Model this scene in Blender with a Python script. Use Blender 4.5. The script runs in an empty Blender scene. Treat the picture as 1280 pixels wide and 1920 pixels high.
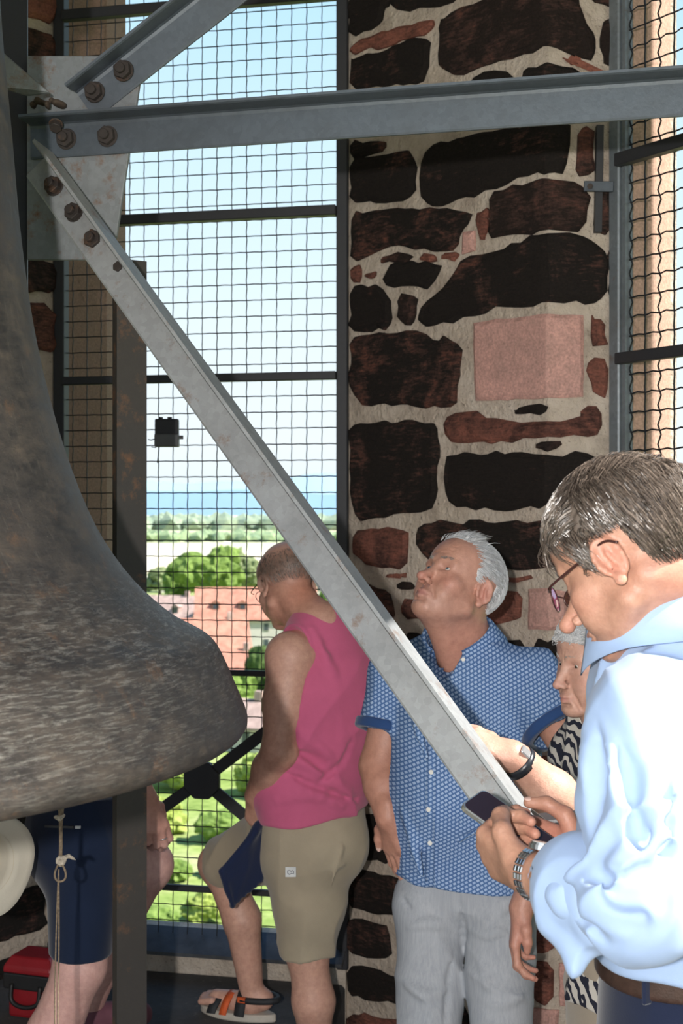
import bpy, bmesh, math, random
import numpy as np
from mathutils import Vector, Matrix, Euler, noise as mnoise

# ------------------------------------------------------------------ camera
F_PX, H = 2460.0, 1.74                      # focal length in pixels of a 1280x1920 frame; eye height above the floor
scene = bpy.context.scene
COL = scene.collection
cam_d = bpy.data.cameras.new('camera'); cam = bpy.data.objects.new('camera', cam_d); COL.objects.link(cam)
cam.location = (0, 0, H); cam.rotation_euler = (math.pi/2, 0, 0)
cam_d.sensor_fit = 'AUTO'; cam_d.sensor_width = 36.0; cam_d.lens = 36.0*F_PX/1920.0
cam_d.clip_start = 0.05; cam_d.clip_end = 60000
cam_d.dof.use_dof = True; cam_d.dof.focus_distance = 2.5; cam_d.dof.aperture_fstop = 9.0
scene.camera = cam
# ------------------------------------------------------------------ sky, sun, flash, exposure
vs = scene.view_settings
vs.view_transform = 'Standard'; vs.look = 'None'; vs.gamma = 1.0; vs.use_curve_mapping = False; vs.exposure = 0.0
world = bpy.data.worlds.new('sky'); scene.world = world; world.use_nodes = True
wn = world.node_tree; wn.nodes.clear()
w_out = wn.nodes.new('ShaderNodeOutputWorld'); w_bg = wn.nodes.new('ShaderNodeBackground')
w_tc = wn.nodes.new('ShaderNodeTexCoord'); w_sep = wn.nodes.new('ShaderNodeSeparateXYZ'); w_rmp = wn.nodes.new('ShaderNodeValToRGB')
wn.links.new(w_tc.outputs['Generated'], w_sep.inputs[0]); wn.links.new(w_sep.outputs['Z'], w_rmp.inputs[0])
wn.links.new(w_rmp.outputs[0], w_bg.inputs[0]); wn.links.new(w_bg.outputs[0], w_out.inputs[0])
e = w_rmp.color_ramp.elements
e[0].position = 0.0; e[0].color = (0.80, 0.93, 1.0, 1)
e[1].position = 1.0; e[1].color = (0.10, 0.26, 0.62, 1)
for p_, c_ in ((0.05, (0.86, 0.95, 1.0, 1)), (0.14, (0.80, 0.94, 1.0, 1)), (0.26, (0.66, 0.88, 1.0, 1)), (0.38, (0.50, 0.80, 1.0, 1)), (0.6, (0.20, 0.44, 0.85, 1))):
    q = e.new(p_); q.color = c_
w_bg.inputs['Strength'].default_value = 1.08
SUN_TO = Vector((1.0, -0.30, 1.09)).normalized()        # direction towards the sun
sun_d = bpy.data.lights.new('sun', 'SUN'); sun = bpy.data.objects.new('sun', sun_d); COL.objects.link(sun)
sun_d.energy = 11.0; sun_d.angle = 0.0093; sun_d.color = (1.0, 0.95, 0.88)
sun.rotation_euler = SUN_TO.to_track_quat('Z', 'Y').to_euler()
fl_d = bpy.data.lights.new('camera_flash', 'POINT'); fl = bpy.data.objects.new('camera_flash', fl_d); COL.objects.link(fl)
fl_d.energy = 320.0; fl_d.shadow_soft_size = 0.025; fl_d.color = (1.0, 0.96, 0.92)
fl.location = (-0.19, -0.40, H + 0.12)                  # the flash head of the upright-held camera, left of and above the lens

# ------------------------------------------------------------------ helpers: placement, tagging, meshes
PI = math.pi
def P(x, y, d):
    """world point seen at pixel x, y at depth d"""
    return Vector(((x - 640.0)/F_PX*d, d, H - (y - 960.0)/F_PX*d))
def tag(o, label=None, cat=None, group=None, kind=None):
    if label: o['label'] = label
    if cat: o['category'] = cat
    if group: o['group'] = group
    if kind: o['kind'] = kind
    return o
def empty(name, loc, label=None, cat=None, group=None, kind=None, rz=0.0):
    o = bpy.data.objects.new(name, None); COL.objects.link(o)
    o.location = loc; o.rotation_euler = (0, 0, rz); o.empty_display_size = 0.1
    return tag(o, label, cat, group, kind)
def link_mesh(name, me, mat=None, parent=None, smooth=False):
    o = bpy.data.objects.new(name, me); COL.objects.link(o)
    if mat is not None:
        for m in (mat if isinstance(mat, (list, tuple)) else [mat]): me.materials.append(m)
    if parent is not None:
        o.parent = parent
        pl, pr = parent.location, parent.rotation_euler
        pm = Matrix.LocRotScale(pl, pr, parent.scale)
        pp = parent.parent
        while pp is not None:
            pm = Matrix.LocRotScale(pp.location, pp.rotation_euler, pp.scale) @ pm; pp = pp.parent
        me.transform(pm.inverted())                     # mesh data is made in world space
    if smooth: me.polygons.foreach_set('use_smooth', [True]*len(me.polygons))
    me.update()
    return o
def bm_obj(name, bm, mat=None, parent=None, smooth=False):
    me = bpy.data.meshes.new(name); bm.normal_update(); bm.to_mesh(me); bm.free()
    return link_mesh(name, me, mat, parent, smooth)
def py_obj(name, vs_, fs_, mat=None, parent=None, smooth=False):
    me = bpy.data.meshes.new(name); me.from_pydata([tuple(v) for v in vs_], [], fs_); me.validate()
    return link_mesh(name, me, mat, parent, smooth)
def bevel(bm, w, seg=1):
    bmesh.ops.bevel(bm, geom=bm.edges[:], offset=w, segments=seg, affect='EDGES', profile=0.5, clamp_overlap=True)
def add_box(bm, c, half, R=None):
    c = Vector(c); R = R or Matrix.Identity(3)
    vs_ = [bm.verts.new(c + R @ Vector((sx*half[0], sy*half[1], sz*half[2]))) for sx in (-1, 1) for sy in (-1, 1) for sz in (-1, 1)]
    for f in ((0,1,3,2),(4,6,7,5),(0,4,5,1),(2,3,7,6),(0,2,6,4),(1,5,7,3)): bm.faces.new([vs_[i] for i in f])
    return vs_
def frame_of(a, b, up=Vector((0,0,1))):
    """rotation whose columns are (side, along, normal) for the axis a -> b"""
    y = (b - a).normalized(); x = y.cross(up)
    if x.length < 1e-5: x = y.cross(Vector((1,0,0)))
    x.normalize(); z = x.cross(y)
    return Matrix((x, y, z)).transposed()
def add_bar(bm, a, b, w, t, up=Vector((0,0,1))):
    a, b = Vector(a), Vector(b); R = frame_of(a, b, up)
    return add_box(bm, (a+b)/2, (w/2, (b-a).length/2, t/2), R)
def add_tube(bm, pts, rad, n=8, cap=True, closed=False):
    pts = [Vector(p) for p in pts]; m = len(pts)
    rads = rad if isinstance(rad, (list, tuple)) else [rad]*m
    rings = []; prev = None
    for i, p in enumerate(pts):
        if closed: t = pts[(i+1) % m] - pts[i-1]
        else: t = pts[min(i+1, m-1)] - pts[max(i-1, 0)]
        t.normalize()
        if prev is None:
            u = t.cross(Vector((0,0,1)));
            if u.length < 1e-3: u = t.cross(Vector((1,0,0)))
        else: u = prev - t*prev.dot(t)
        u.normalize(); v = t.cross(u); prev = u
        rings.append([bm.verts.new(p + (u*math.cos(2*PI*k/n) + v*math.sin(2*PI*k/n))*rads[i]) for k in range(n)])
    for i in range(m if closed else m-1):
        A, B = rings[i], rings[(i+1) % m]
        for k in range(n): bm.faces.new((A[k], A[(k+1) % n], B[(k+1) % n], B[k]))
    if cap and not closed:
        bm.faces.new(rings[0][::-1]); bm.faces.new(rings[-1])
def add_prism(bm, poly, off):
    """poly: list of 3D points (a planar outline); off: extrusion vector"""
    a = [bm.verts.new(Vector(p)) for p in poly]; b = [bm.verts.new(Vector(p) + Vector(off)) for p in poly]
    n = len(a); fs_ = [bm.faces.new(a), bm.faces.new(b[::-1])]
    for i in range(n): fs_.append(bm.faces.new((a[i], b[i], b[(i+1) % n], a[(i+1) % n])))
    bmesh.ops.recalc_face_normals(bm, faces=fs_)
def spline(pts, n=6):
    """Catmull-Rom through points"""
    pts = [Vector(p) for p in pts]; out = []
    q = [pts[0]*2 - pts[1]] + pts + [pts[-1]*2 - pts[-2]]
    for i in range(1, len(q)-2):
        for k in range(n):
            t = k/n; a, b, c, d = q[i-1], q[i], q[i+1], q[i+2]
            out.append(0.5*((2*b) + (c-a)*t + (2*a-5*b+4*c-d)*t*t + (3*b-a-3*c+d)*t**3))
    out.append(pts[-1]); return out

# ------------------------------------------------------------------ helpers: materials
def new_mat(name):
    m = bpy.data.materials.new(name); m.use_nodes = True
    nt = m.node_tree; b = nt.nodes['Principled BSDF']
    return m, nt, b
def N(nt, t, **kw):
    n = nt.nodes.new(t)
    for k, v in kw.items(): setattr(n, k, v)
    return n
def ramp(nt, fac, stops, interp='LINEAR'):
    r = N(nt, 'ShaderNodeValToRGB'); r.color_ramp.interpolation = interp
    el = r.color_ramp.elements
    el[0].position, el[0].color = stops[0][0], (*stops[0][1], 1) if len(stops[0][1]) == 3 else stops[0][1]
    el[1].position, el[1].color = stops[-1][0], (*stops[-1][1], 1)
    for p, c in stops[1:-1]:
        q = el.new(p); q.color = (*c, 1)
    nt.links.new(fac, r.inputs[0]); return r.outputs[0]
def noise(nt, scale, detail=4, rough=0.55, co=None, stretch=None, dist=0.0, rot=None):
    n = N(nt, 'ShaderNodeTexNoise'); n.inputs['Scale'].default_value = scale; n.inputs['Detail'].default_value = detail
    n.inputs['Roughness'].default_value = rough; n.inputs['Distortion'].default_value = dist
    if co is None: co = N(nt, 'ShaderNodeTexCoord').outputs['Object']
    if stretch or rot:
        mp = N(nt, 'ShaderNodeMapping'); nt.links.new(co, mp.inputs[0])
        if stretch: mp.inputs['Scale'].default_value = stretch
        if rot: mp.inputs['Rotation'].default_value = rot
        co = mp.outputs[0]
    nt.links.new(co, n.inputs['Vector']); return n.outputs['Fac']
def mix(nt, fac, a, b, mode='MIX'):
    m = N(nt, 'ShaderNodeMix', data_type='RGBA', blend_type=mode)
    for v, s in ((fac, m.inputs[0]), (a, m.inputs[6]), (b, m.inputs[7])):
        if isinstance(v, (int, float)): s.default_value = v
        elif isinstance(v, tuple): s.default_value = (*v, 1) if len(v) == 3 else v
        else: nt.links.new(v, s)
    return m.outputs[2]
def math_(nt, op, a, b=0.0, c=0.0):
    m = N(nt, 'ShaderNodeMath', operation=op)
    for v, s in zip((a, b, c), m.inputs):
        if isinstance(v, (int, float)): s.default_value = v
        else: nt.links.new(v, s)
    return m.outputs[0]
def bump(nt, b, h, strength=0.3, dist=0.01):
    n = N(nt, 'ShaderNodeBump'); n.inputs['Strength'].default_value = strength; n.inputs['Distance'].default_value = dist
    nt.links.new(h, n.inputs['Height']); nt.links.new(n.outputs[0], b.inputs['Normal']); return n
def setc(nt, b, c):
    if isinstance(c, tuple): b.inputs['Base Color'].default_value = (*c, 1)
    else: nt.links.new(c, b.inputs['Base Color'])
def simple(name, c, rough=0.6, metal=0.0, var=0.12, scale=18.0, bmp=0.1, spec=0.5, bd=0.004):
    """a plain coloured surface with slight mottling and relief"""
    m, nt, b = new_mat(name)
    n = noise(nt, scale, 5)
    d = tuple(max(0, v*(1-var*1.6)) for v in c); l = tuple(min(1, v*(1+var)) for v in c)
    setc(nt, b, ramp(nt, n, [(0.3, d), (0.7, l)]))
    b.inputs['Roughness'].default_value = rough; b.inputs['Metallic'].default_value = metal
    b.inputs['Specular IOR Level'].default_value = spec
    if bmp: bump(nt, b, noise(nt, scale*6, 3), bmp, bd)
    return m
# ------------------------------------------------------------------ organic shapes: distance fields meshed by surface nets
f32 = np.float32
def _v(p): return np.array((p[0], p[1], p[2]), dtype=f32)
class Field:
    """an ordered list of rounded solids, blended smoothly; mesh() turns it into one continuous surface"""
    def __init__(s): s.p = []; s.disp = None; s.grow = 0.0
    def cone(s, a, b, ra, rb, k=0.012, op='u', flat=None):
        """tapered limb a -> b; flat = (direction, factor) squeezes it across"""
        fl = None
        if flat is not None:
            d = Vector(flat[0]).normalized(); fl = (_v(d), flat[1])
        s.p.append(('c', op, k, _v(a), _v(b), ra, rb, fl)); return s
    def ball(s, c, r, k=0.012, op='u'): return s.cone(c, Vector(c)+Vector((0,0,1e-4)), r, r, k, op)
    def chain(s, pts, rads, k=0.012, op='u', flat=None):
        for i in range(len(pts)-1): s.cone(pts[i], pts[i+1], rads[i], rads[i+1], k, op, flat)
        return s
    def ell(s, c, r, R=None, k=0.012, op='u'):
        R = np.eye(3, dtype=f32) if R is None else np.array(R, dtype=f32)      # columns are the axes
        s.p.append(('e', op, k, _v(c), np.array(r, dtype=f32), R)); return s
    def box(s, c, h, R=None, rnd=0.004, k=0.004, op='u'):
        R = np.eye(3, dtype=f32) if R is None else np.array(R, dtype=f32)
        s.p.append(('b', op, k, _v(c), np.array(h, dtype=f32) - rnd, R, rnd)); return s
    def cut(s, pt, nrm, k=0.004):
        """keep only what lies behind the plane (nrm points to the removed side)"""
        s.p.append(('h', 'i', k, _v(pt), _v(Vector(nrm).normalized()))); return s
    def sub(s, fld, k=0.006, op='u'):
        s.p.append(('f', op, k, fld)); return s
    def _sd(s, q, X):
        t = q[0]
        if t == 'c':
            _, _, _, a, b, ra, rb, fl = q
            pa = X - a
            if fl is not None:
                d, f = fl; ba = b - a; ba = ba + d*(ba.dot(d)*(1/f-1)); pa = pa + d*((pa @ d)[..., None]*f32(1/f-1))
            else: ba = b - a
            L = float(ba.dot(ba)) + 1e-12
            tt = np.clip((pa @ ba)/f32(L), 0, 1)
            v = pa - ba*tt[..., None]
            r = np.sqrt(np.einsum('...i,...i', v, v)) - (ra + (rb-ra)*tt)
            return r*f32(fl[1]**0.5) if fl is not None and fl[1] < 1 else r
        if t == 'e':
            _, _, _, c, r, R = q
            u = ((X - c) @ R)/r
            k0 = np.sqrt(np.einsum('...i,...i', u, u)); w = u/r
            k1 = np.sqrt(np.einsum('...i,...i', w, w)) + f32(1e-9)
            return np.maximum(k0*(k0-1)/k1, -r.min())
        if t == 'f': return q[3].value(X)
        if t == 'b':
            _, _, _, c, h, R, rnd = q
            u = np.abs((X - c) @ R) - h
            o = np.maximum(u, 0)
            return np.sqrt(np.einsum('...i,...i', o, o)) + np.minimum(u.max(-1), 0) - f32(rnd)
        return (X - q[3]) @ q[4]
    def value(s, X, prims=None):
        d = np.full(X.shape[:-1], 1.0, dtype=f32)
        for q in (s.p if prims is None else prims):
            b = s._sd(q, X); op, k = q[1], q[2]
            if op == 'u':
                if s.grow: b = b - f32(s.grow)
                h = np.maximum(k - np.abs(d-b), 0); d = np.minimum(d, b) - h*h*f32(0.25/k)
            else:
                if op == 's': b = -b
                h = np.maximum(k - np.abs(d-b), 0); d = np.maximum(d, b) + h*h*f32(0.25/k)
        if s.disp is not None: d = d - s.disp(X).astype(f32)
        return d
    def hit(s, x, y, d0, d1):
        """the surface point met on the way along the sight line of a pixel, between two depths"""
        a = np.array([tuple(P(x, y, d0 + (d1-d0)*k/200)) for k in range(201)], dtype=f32); v = s.value(a) < 0
        return Vector(a[int(np.argmax(v))]) if v.any() else None
    def crease(s, pts, d0, d1, r, k=.008, op='u', sink=.35):
        """a fold (u) or furrow (s) drawn along the surface"""
        q = [s.hit(x, y, d0, d1) for x, y in pts]; q = [p for p in q if p is not None]
        if len(q) < 2: return
        q = [p + (p - Vector((0, 0, H))).normalized()*(r*sink if op == 'u' else -r*sink) for p in spline(q, 3)]; n = len(q)
        s._pending = getattr(s, '_pending', []) + [(q, [max(.0012, r*math.sin(PI*(i+.4)/(n-.2))**.6) for i in range(n)], k, op)]
    def apply_creases(s):
        for q, rr, k, op in getattr(s, '_pending', []): s.chain(q, rr, k, op)
        s._pending = []
    def bounds(s):
        lo, hi = np.full(3, 1e9), np.full(3, -1e9)
        for q in s.p:
            if q[1] != 'u': continue
            if q[0] == 'f':
                a, b = q[3].bounds(); lo = np.minimum(lo, a); hi = np.maximum(hi, b); continue
            if q[0] == 'c': pts = [(q[3], max(q[5], q[6])), (q[4], max(q[5], q[6]))]
            elif q[0] == 'e': pts = [(q[3], float(q[4].max()))]
            else: pts = [(q[3], float(np.linalg.norm(q[4]) + q[6]))]
            for c, r in pts: lo = np.minimum(lo, c - r); hi = np.maximum(hi, c + r)
        return lo - 0.02 - s.grow, hi + 0.02 + s.grow
    def mesh(s, name, res, mat=None, parent=None, NB=20, slack=0.03, smooth_it=1):
        lo, hi = s.bounds(); n = np.ceil((hi - lo)/res).astype(int) + 2
        nb = np.ceil(n/NB).astype(int)
        bi = np.stack(np.meshgrid(*[np.arange(k) for k in nb], indexing='ij'), -1).reshape(-1, 3)
        half = NB*res/2; hd = half*math.sqrt(3)
        cen = (lo + (bi*NB + NB/2)*res).astype(f32)
        sds = [s._sd(q, cen) for q in s.p]
        best = s.value(cen)
        act = np.nonzero(np.abs(best) < hd*1.35 + slack)[0]
        M1 = np.int64(n[1] + 2*NB + 4); M2 = np.int64(n[2] + 2*NB + 4)
        keyf = lambda c: (c[:, 0].astype(np.int64)*M1 + c[:, 1])*M2 + c[:, 2]
        ax = np.arange(NB + 2)
        g = np.stack(np.meshgrid(ax, ax, ax, indexing='ij'), -1)
        VK, VP, FK = [], [], []
        for i in act:
            pr = [q for q, d in zip(s.p, sds) if d[i] < hd + q[2] + slack + s.grow or (q[0] == 'h' and d[i] > -hd - 0.02)]
            if not any(q[1] == 'u' for q in pr): continue
            idx = g + bi[i]*NB
            X = (lo + idx*res).astype(f32)
            D = s.value(X, pr)
            ins = D < 0
            if ins.all() or not ins.any(): continue
            c8 = [D[a:NB+1+a, b:NB+1+b, c:NB+1+c] for a in (0, 1) for b in (0, 1) for c in (0, 1)]
            cnt = sum((q < 0).astype(np.int8) for q in c8); am = (cnt > 0) & (cnt < 8)
            ci = np.argwhere(am)
            vals = np.stack([q[am] for q in c8], -1)
            off = np.array([(a, b, c) for a in (0, 1) for b in (0, 1) for c in (0, 1)], dtype=f32)
            acc = np.zeros((len(ci), 3), dtype=f32); num = np.zeros(len(ci), dtype=f32)
            for u in range(8):
                for w in (1, 2, 4):
                    if u & w: continue
                    v0, v1 = vals[:, u], vals[:, u | w]; cr = (v0 < 0) != (v1 < 0)
                    den = np.where(cr, v0 - v1, 1); t = np.where(cr, v0/den, 0)
                    acc += np.where(cr[:, None], off[u] + (off[u | w]-off[u])*t[:, None], 0); num += cr
            vp = lo + (ci + bi[i]*NB + acc/num[:, None])*res
            VK.append(keyf(ci + bi[i]*NB)); VP.append(vp)
            for axis in range(3):
                o = [0, 0, 0]; o[axis] = 1
                A = ins[1:NB+1, 1:NB+1, 1:NB+1]
                B = ins[1+o[0]:NB+1+o[0], 1+o[1]:NB+1+o[1], 1+o[2]:NB+1+o[2]]
                ed = np.argwhere(A != B)
                if not len(ed): continue
                flip = A[tuple(ed.T)]
                base = ed + 1 + bi[i]*NB
                d1 = np.zeros(3, int); d2 = np.zeros(3, int); d1[(axis+1) % 3] = -1; d2[(axis+2) % 3] = -1
                qd = np.stack([keyf(base), keyf(base + d1), keyf(base + d1 + d2), keyf(base + d2)], -1)
                qd[~flip] = qd[~flip][:, ::-1]
                FK.append(qd)
        VK = np.concatenate(VK); VP = np.concatenate(VP); FK = np.concatenate(FK)
        uk, ix = np.unique(VK, return_index=True); V = VP[ix]
        Fi = np.searchsorted(uk, FK); Fi = np.minimum(Fi, len(uk)-1)
        ok = (uk[Fi] == FK).all(1); Fi = Fi[ok]
        for _ in range(smooth_it):                       # one gentle relaxation evens out the grid
            S = np.zeros_like(V); C = np.zeros(len(V))
            for k in range(4):
                np.add.at(S, Fi[:, k], V[Fi[:, (k+1) % 4]]); np.add.at(C, Fi[:, k], 1)
            V = np.where(C[:, None] > 0, 0.5*V + 0.5*S/np.maximum(C, 1)[:, None], V)
        me = bpy.data.meshes.new(name)
        me.vertices.add(len(V)); me.vertices.foreach_set('co', V.astype(f32).ravel())
        me.loops.add(len(Fi)*4); me.loops.foreach_set('vertex_index', Fi.astype(np.int32).ravel())
        me.polygons.add(len(Fi)); me.polygons.foreach_set('loop_start', np.arange(0, len(Fi)*4, 4, dtype=np.int32))
        me.polygons.foreach_set('loop_total', np.full(len(Fi), 4, dtype=np.int32))
        me.update(calc_edges=True); me.validate()
        o = link_mesh(name, me, mat, parent, True)
        return o, V
def paint(o, V, base, spots):
    """skin complexion: base colour plus soft patches (centre, radius, colour, strength)"""
    c = np.tile(np.array(base, dtype=f32), (len(V), 1))
    for p, r, col, st in spots:
        if isinstance(r, tuple): R = np.array(r[1], dtype=f32); u = ((V - _v(p)) @ R)/np.array(r[0], dtype=f32)
        else: u = (V - _v(p))/r
        w = (st*np.exp(-(u*u).sum(1)))[:, None]
        c = c*(1-w) + np.array(col, dtype=f32)*w
    a = o.data.color_attributes.new('complexion', 'FLOAT_COLOR', 'POINT')
    a.data.foreach_set('color', np.concatenate([c, np.ones((len(c), 1))], 1).astype(f32).ravel())
def skin_mat(name, bumpy=0.25, rough=0.5):
    m, nt, b = new_mat(name)
    at = N(nt, 'ShaderNodeAttribute', attribute_name='complexion')
    n = noise(nt, 60, 6, 0.65)
    c = mix(nt, 1.0, at.outputs['Color'], ramp(nt, n, [(0.25, (0.82, 0.74, 0.72)), (0.75, (1.12, 1.1, 1.08))]), 'MULTIPLY')
    setc(nt, b, c); b.inputs['Roughness'].default_value = rough
    b.inputs['Subsurface Weight'].default_value = 0.12; b.inputs['Subsurface Radius'].default_value = (0.012, 0.005, 0.003)
    b.inputs['Subsurface Scale'].default_value = 0.6
    h = math_(nt, 'ADD', noise(nt, 260, 3), noise(nt, 45, 4))
    bump(nt, b, h, bumpy, 0.003)
    return m

class Head:
    """a head in its own frame: x to the person's right, y out of the face, z up; origin between the eyes, inside the skull"""
    def __init__(s, origin, fwd, up, sc=1.0):
        y = Vector(fwd).normalized(); z = Vector(up); z = (z - y*z.dot(y)).normalized(); x = y.cross(z)
        s.o = Vector(origin); s.R = Matrix((x, y, z)).transposed(); s.s = sc; s.Rn = np.array(s.R, dtype=f32)
    def w(s, x, y, z): return s.o + s.R @ (Vector((x, y, z))*s.s)
    def loc(s, V): return ((V - _v(s.o)) @ s.Rn)/s.s
    def build(s, F, female=False, nose=1.0, jaw=1.0, brow=1.0, lips=1.0, chin=1.0, ears=True, old=0.5, ear_out=22):
        w, R, q = s.w, s.Rn, s.s
        E = lambda c, r, k=0.012, op='u', RR=None: F.ell(w(*c), [v*q for v in r], R if RR is None else RR, k, op)
        C = lambda a, b, ra, rb, k=0.01, op='u': F.cone(w(*a), w(*b), ra*q, rb*q, k, op)
        E((0, -.014, .034), (.077, .099, .084), .01)
        E((0, .034, .042), (.064, .056, .054), .03)
        E((0, .030, -.040), (.060*jaw, .056, .074), .035)
        for sx in (-1, 1):
            C((sx*.053*jaw, .0, -.062), (sx*.014, .070, -.101), .019, .016, .022)
            E((sx*.044, .058, -.030), (.022, .022, .017), .02)
            C((sx*.010, .0865, .017), (sx*.044, .073, .014), .0085*brow, .0075*brow, .012)
            E((sx*.036, .062, -.058), (.02, .02, .022), .02)
        E((0, .080*chin+.0, -.102), (.021, .016, .015), .018)
        E((0, .074, -.074), (.031, .024, .022), .016)
        for sx in (-1, 1):
            E((sx*.031, .100, -.003), (.019, .018, .0125), .014, 's')
            E((sx*.031, .0705, -.001), (.0155, .0145, .0125), .004)                 # lids over the eyeball
            E((sx*.031, .0865, -.0012), (.0128, .010, .0042), .0025, 's')
            C((sx*.018, .0845, -.013), (sx*.042, .0765, -.013), .0045, .004, .008)   # bag under the eye
        C((0, .0865, .002), (0, .101, -.026), .0072, .0085, .014)
        C((0, .101, -.026), (0, .1145*nose if nose > 1 else .1135, -.043), .0085, .0108*min(nose, 1.1), .008)
        for sx in (-1, 1):
            E((sx*.0125, .1005, -.0465), (.0075, .0105, .008), .007)
            E((sx*.0065, .1075, -.0535), (.0033, .0060, .0034), .002, 's')
            C((sx*.017, .0985, -.046), (sx*.030, .080, -.078), .0022, .0018, .010, 's')
        C((-.021, .088, -.0735), (-.006, .0985, -.0715), .0032, .0042*lips, .005)
        C((.021, .088, -.0735), (.006, .0985, -.0715), .0032, .0042*lips, .005)
        C((-.006, .0985, -.0715), (.006, .0985, -.0715), .0042*lips, .0042*lips, .005)
        C((-.016, .090, -.0815), (0, .0965, -.0825), .0042*lips, .0055*lips, .006)
        C((.016, .090, -.0815), (0, .0965, -.0825), .0042*lips, .0055*lips, .006)
        C((-.024, .0885, -.0775), (0, .1055, -.0770), .0012, .0016, .004, 's')
        C((.024, .0885, -.0775), (0, .1055, -.0770), .0012, .0016, .004, 's')
        C((-.014, .093, -.0915), (.014, .093, -.0915), .003, .003, .009, 's')
        if old:
            for zz in (.036, .046, .056): C((-.034, .094-.5*(zz-.03), zz), (.034, .094-.5*(zz-.03), zz), .0012, .0012, .004*old+.001, 's')
            for sx in (-1, 1): C((sx*.004, .098, .020), (sx*.006, .096, .008), .001, .001, .004, 's')
        if ears:
            for sx in (-1, 1):
                ax = Matrix.Rotation(math.radians(-14), 3, 'X') @ Matrix.Rotation(math.radians(-ear_out*sx), 3, 'Z')
                RR = R @ np.array(ax, dtype=f32)
                ew = lambda x, y, z: (Vector((sx*.0785, -.012, -.012)) + ax @ Vector((x, y, z)))
                E(tuple(ew(0, 0, .003)), (.0065, .0185, .0300), .006, 'u', RR)
                E(tuple(ew(sx*.0065, .002, .002)), (.0065, .0118, .0205), .004, 's', RR)
                ring = [ew(sx*.004, .0175*math.cos(a), .004 + .0285*math.sin(a)) for a in np.linspace(-.5, 4.1, 12)]
                for a, b in zip(ring[:-1], ring[1:]): C(tuple(a), tuple(b), .0034, .0034, .004)
                anti = [ew(sx*.0035, -.0055 + .0035*math.sin(t*2.6), -.012 + .03*t) for t in np.linspace(0, 1, 5)]
                for a, b in zip(anti[:-1], anti[1:]): C(tuple(a), tuple(b), .0026, .0026, .004)
                E(tuple(ew(sx*.002, .006, -.0265)), (.0055, .0085, .009), .005, 'u', RR)
                C(tuple(ew(0, .0145, -.004)), tuple(ew(sx*.004, .0105, -.006)), .0045, .003, .004)
                E(tuple(ew(sx*.004, .006, -.008)), (.006, .0045, .006), .003, 's', RR)
    def spots(s, lips=(.42, .16, .14), red=(.55, .22, .17), stubble=None, st=0.5):
        w, q = s.w, s.s; L = lambda r: (tuple(v*q for v in r), s.Rn)
        out = [(w(0, .118, -.044), L((.017, .02, .015)), red, .55)]
        for sx in (-1, 1):
            out += [(w(sx*.046, .066, -.035), L((.022, .03, .02)), red, .45), (w(sx*.082, -.014, -.012), L((.014, .024, .034)), red, .55),
                    (w(sx*.031, .084, -.010), L((.016, .014, .008)), (.40, .20, .16), .35),
                    (w(sx*.031, .086, .006), L((.016, .014, .006)), (.42, .20, .16), .3)]
        if stubble: out.append((w(0, .06, -.085), L((.06, .07, .032)), stubble, st))
        out.append((w(0, .098, -.0772), L((.0185, .018, .0075)), lips, .8))
        return out
    def eyes(s, parent, iris=(.12, .2, .28), look=(0, 0)):
        for sx in (-1, 1):
            bm = bmesh.new(); bmesh.ops.create_uvsphere(bm, u_segments=20, v_segments=14, radius=.0119*s.s)
            me = bpy.data.meshes.new('eye'); 
            c = s.w(sx*.031, .0705, -.001)
            q = Vector((look[0], 1, look[1])).normalized().to_track_quat('Z', 'Y').to_matrix()
            bm.transform(Matrix.Translation(c) @ (s.R @ q).to_4x4()); bm.to_mesh(me); bm.free()
            m = link_mesh('eye', me, [EYE_WHITE, eye_iris(iris), EYE_PUPIL], parent, True)
            fwd = s.R @ q @ Vector((0, 0, 1)); pm = m.matrix_parent_inverse
            base = parent.location
            for p in me.polygons:
                a = (Vector(p.center) + base - c).normalized().dot(fwd)
                p.material_index = 2 if a > .97 else (1 if a > .86 else 0)
    def brows(s, parent, mat, thick=1.0, n=70, seed=1, zoff=0.0):
        rnd = random.Random(seed); bm = bmesh.new()
        for sx in (-1, 1):
            for i in range(n):
                t = rnd.random(); x = .010 + .038*t
                y = .0985 - .0030*t - .022*t*t; z = .0185 + zoff + .004*math.sin(t*2.6) + rnd.uniform(-.0035, .0035)*thick
                a = s.w(sx*x, y - .003, z); b = s.w(sx*(x+.007), y - .001 - .006*t, z + rnd.uniform(-.001, .003))
                add_tube(bm, [a, (a+b)/2 + s.R @ Vector((0, .0016, .0005)), b], [.0007*thick, .0006*thick, .0002], 3)
        return bm_obj('eyebrows', bm, mat, parent)
_iris = {}
def eye_iris(c):
    if c not in _iris: _iris[c] = simple('iris_%d' % len(_iris), c, 0.08, 0, .2, 400, 0)
    return _iris[c]
EYE_WHITE = simple('eye_white', (.62, .56, .52), 0.12, 0, .06, 200, 0)
EYE_PUPIL = simple('eye_pupil', (.01, .01, .01), 0.05, 0, 0, 100, 0)

def strands(bm, root_fn, n, seed, segs=4, r0=.0009):
    """root_fn(rnd) -> list of points of one lock of hair, or None"""
    rnd = random.Random(seed)
    for _ in range(n):
        pts = root_fn(rnd)
        if pts is None: continue
        m = len(pts); k = rnd.uniform(.7, 1.3)
        add_tube(bm, pts, [r0*k*(1 - .85*(i/(m-1))**1.5) for i in range(m)], 3, cap=False)

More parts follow.
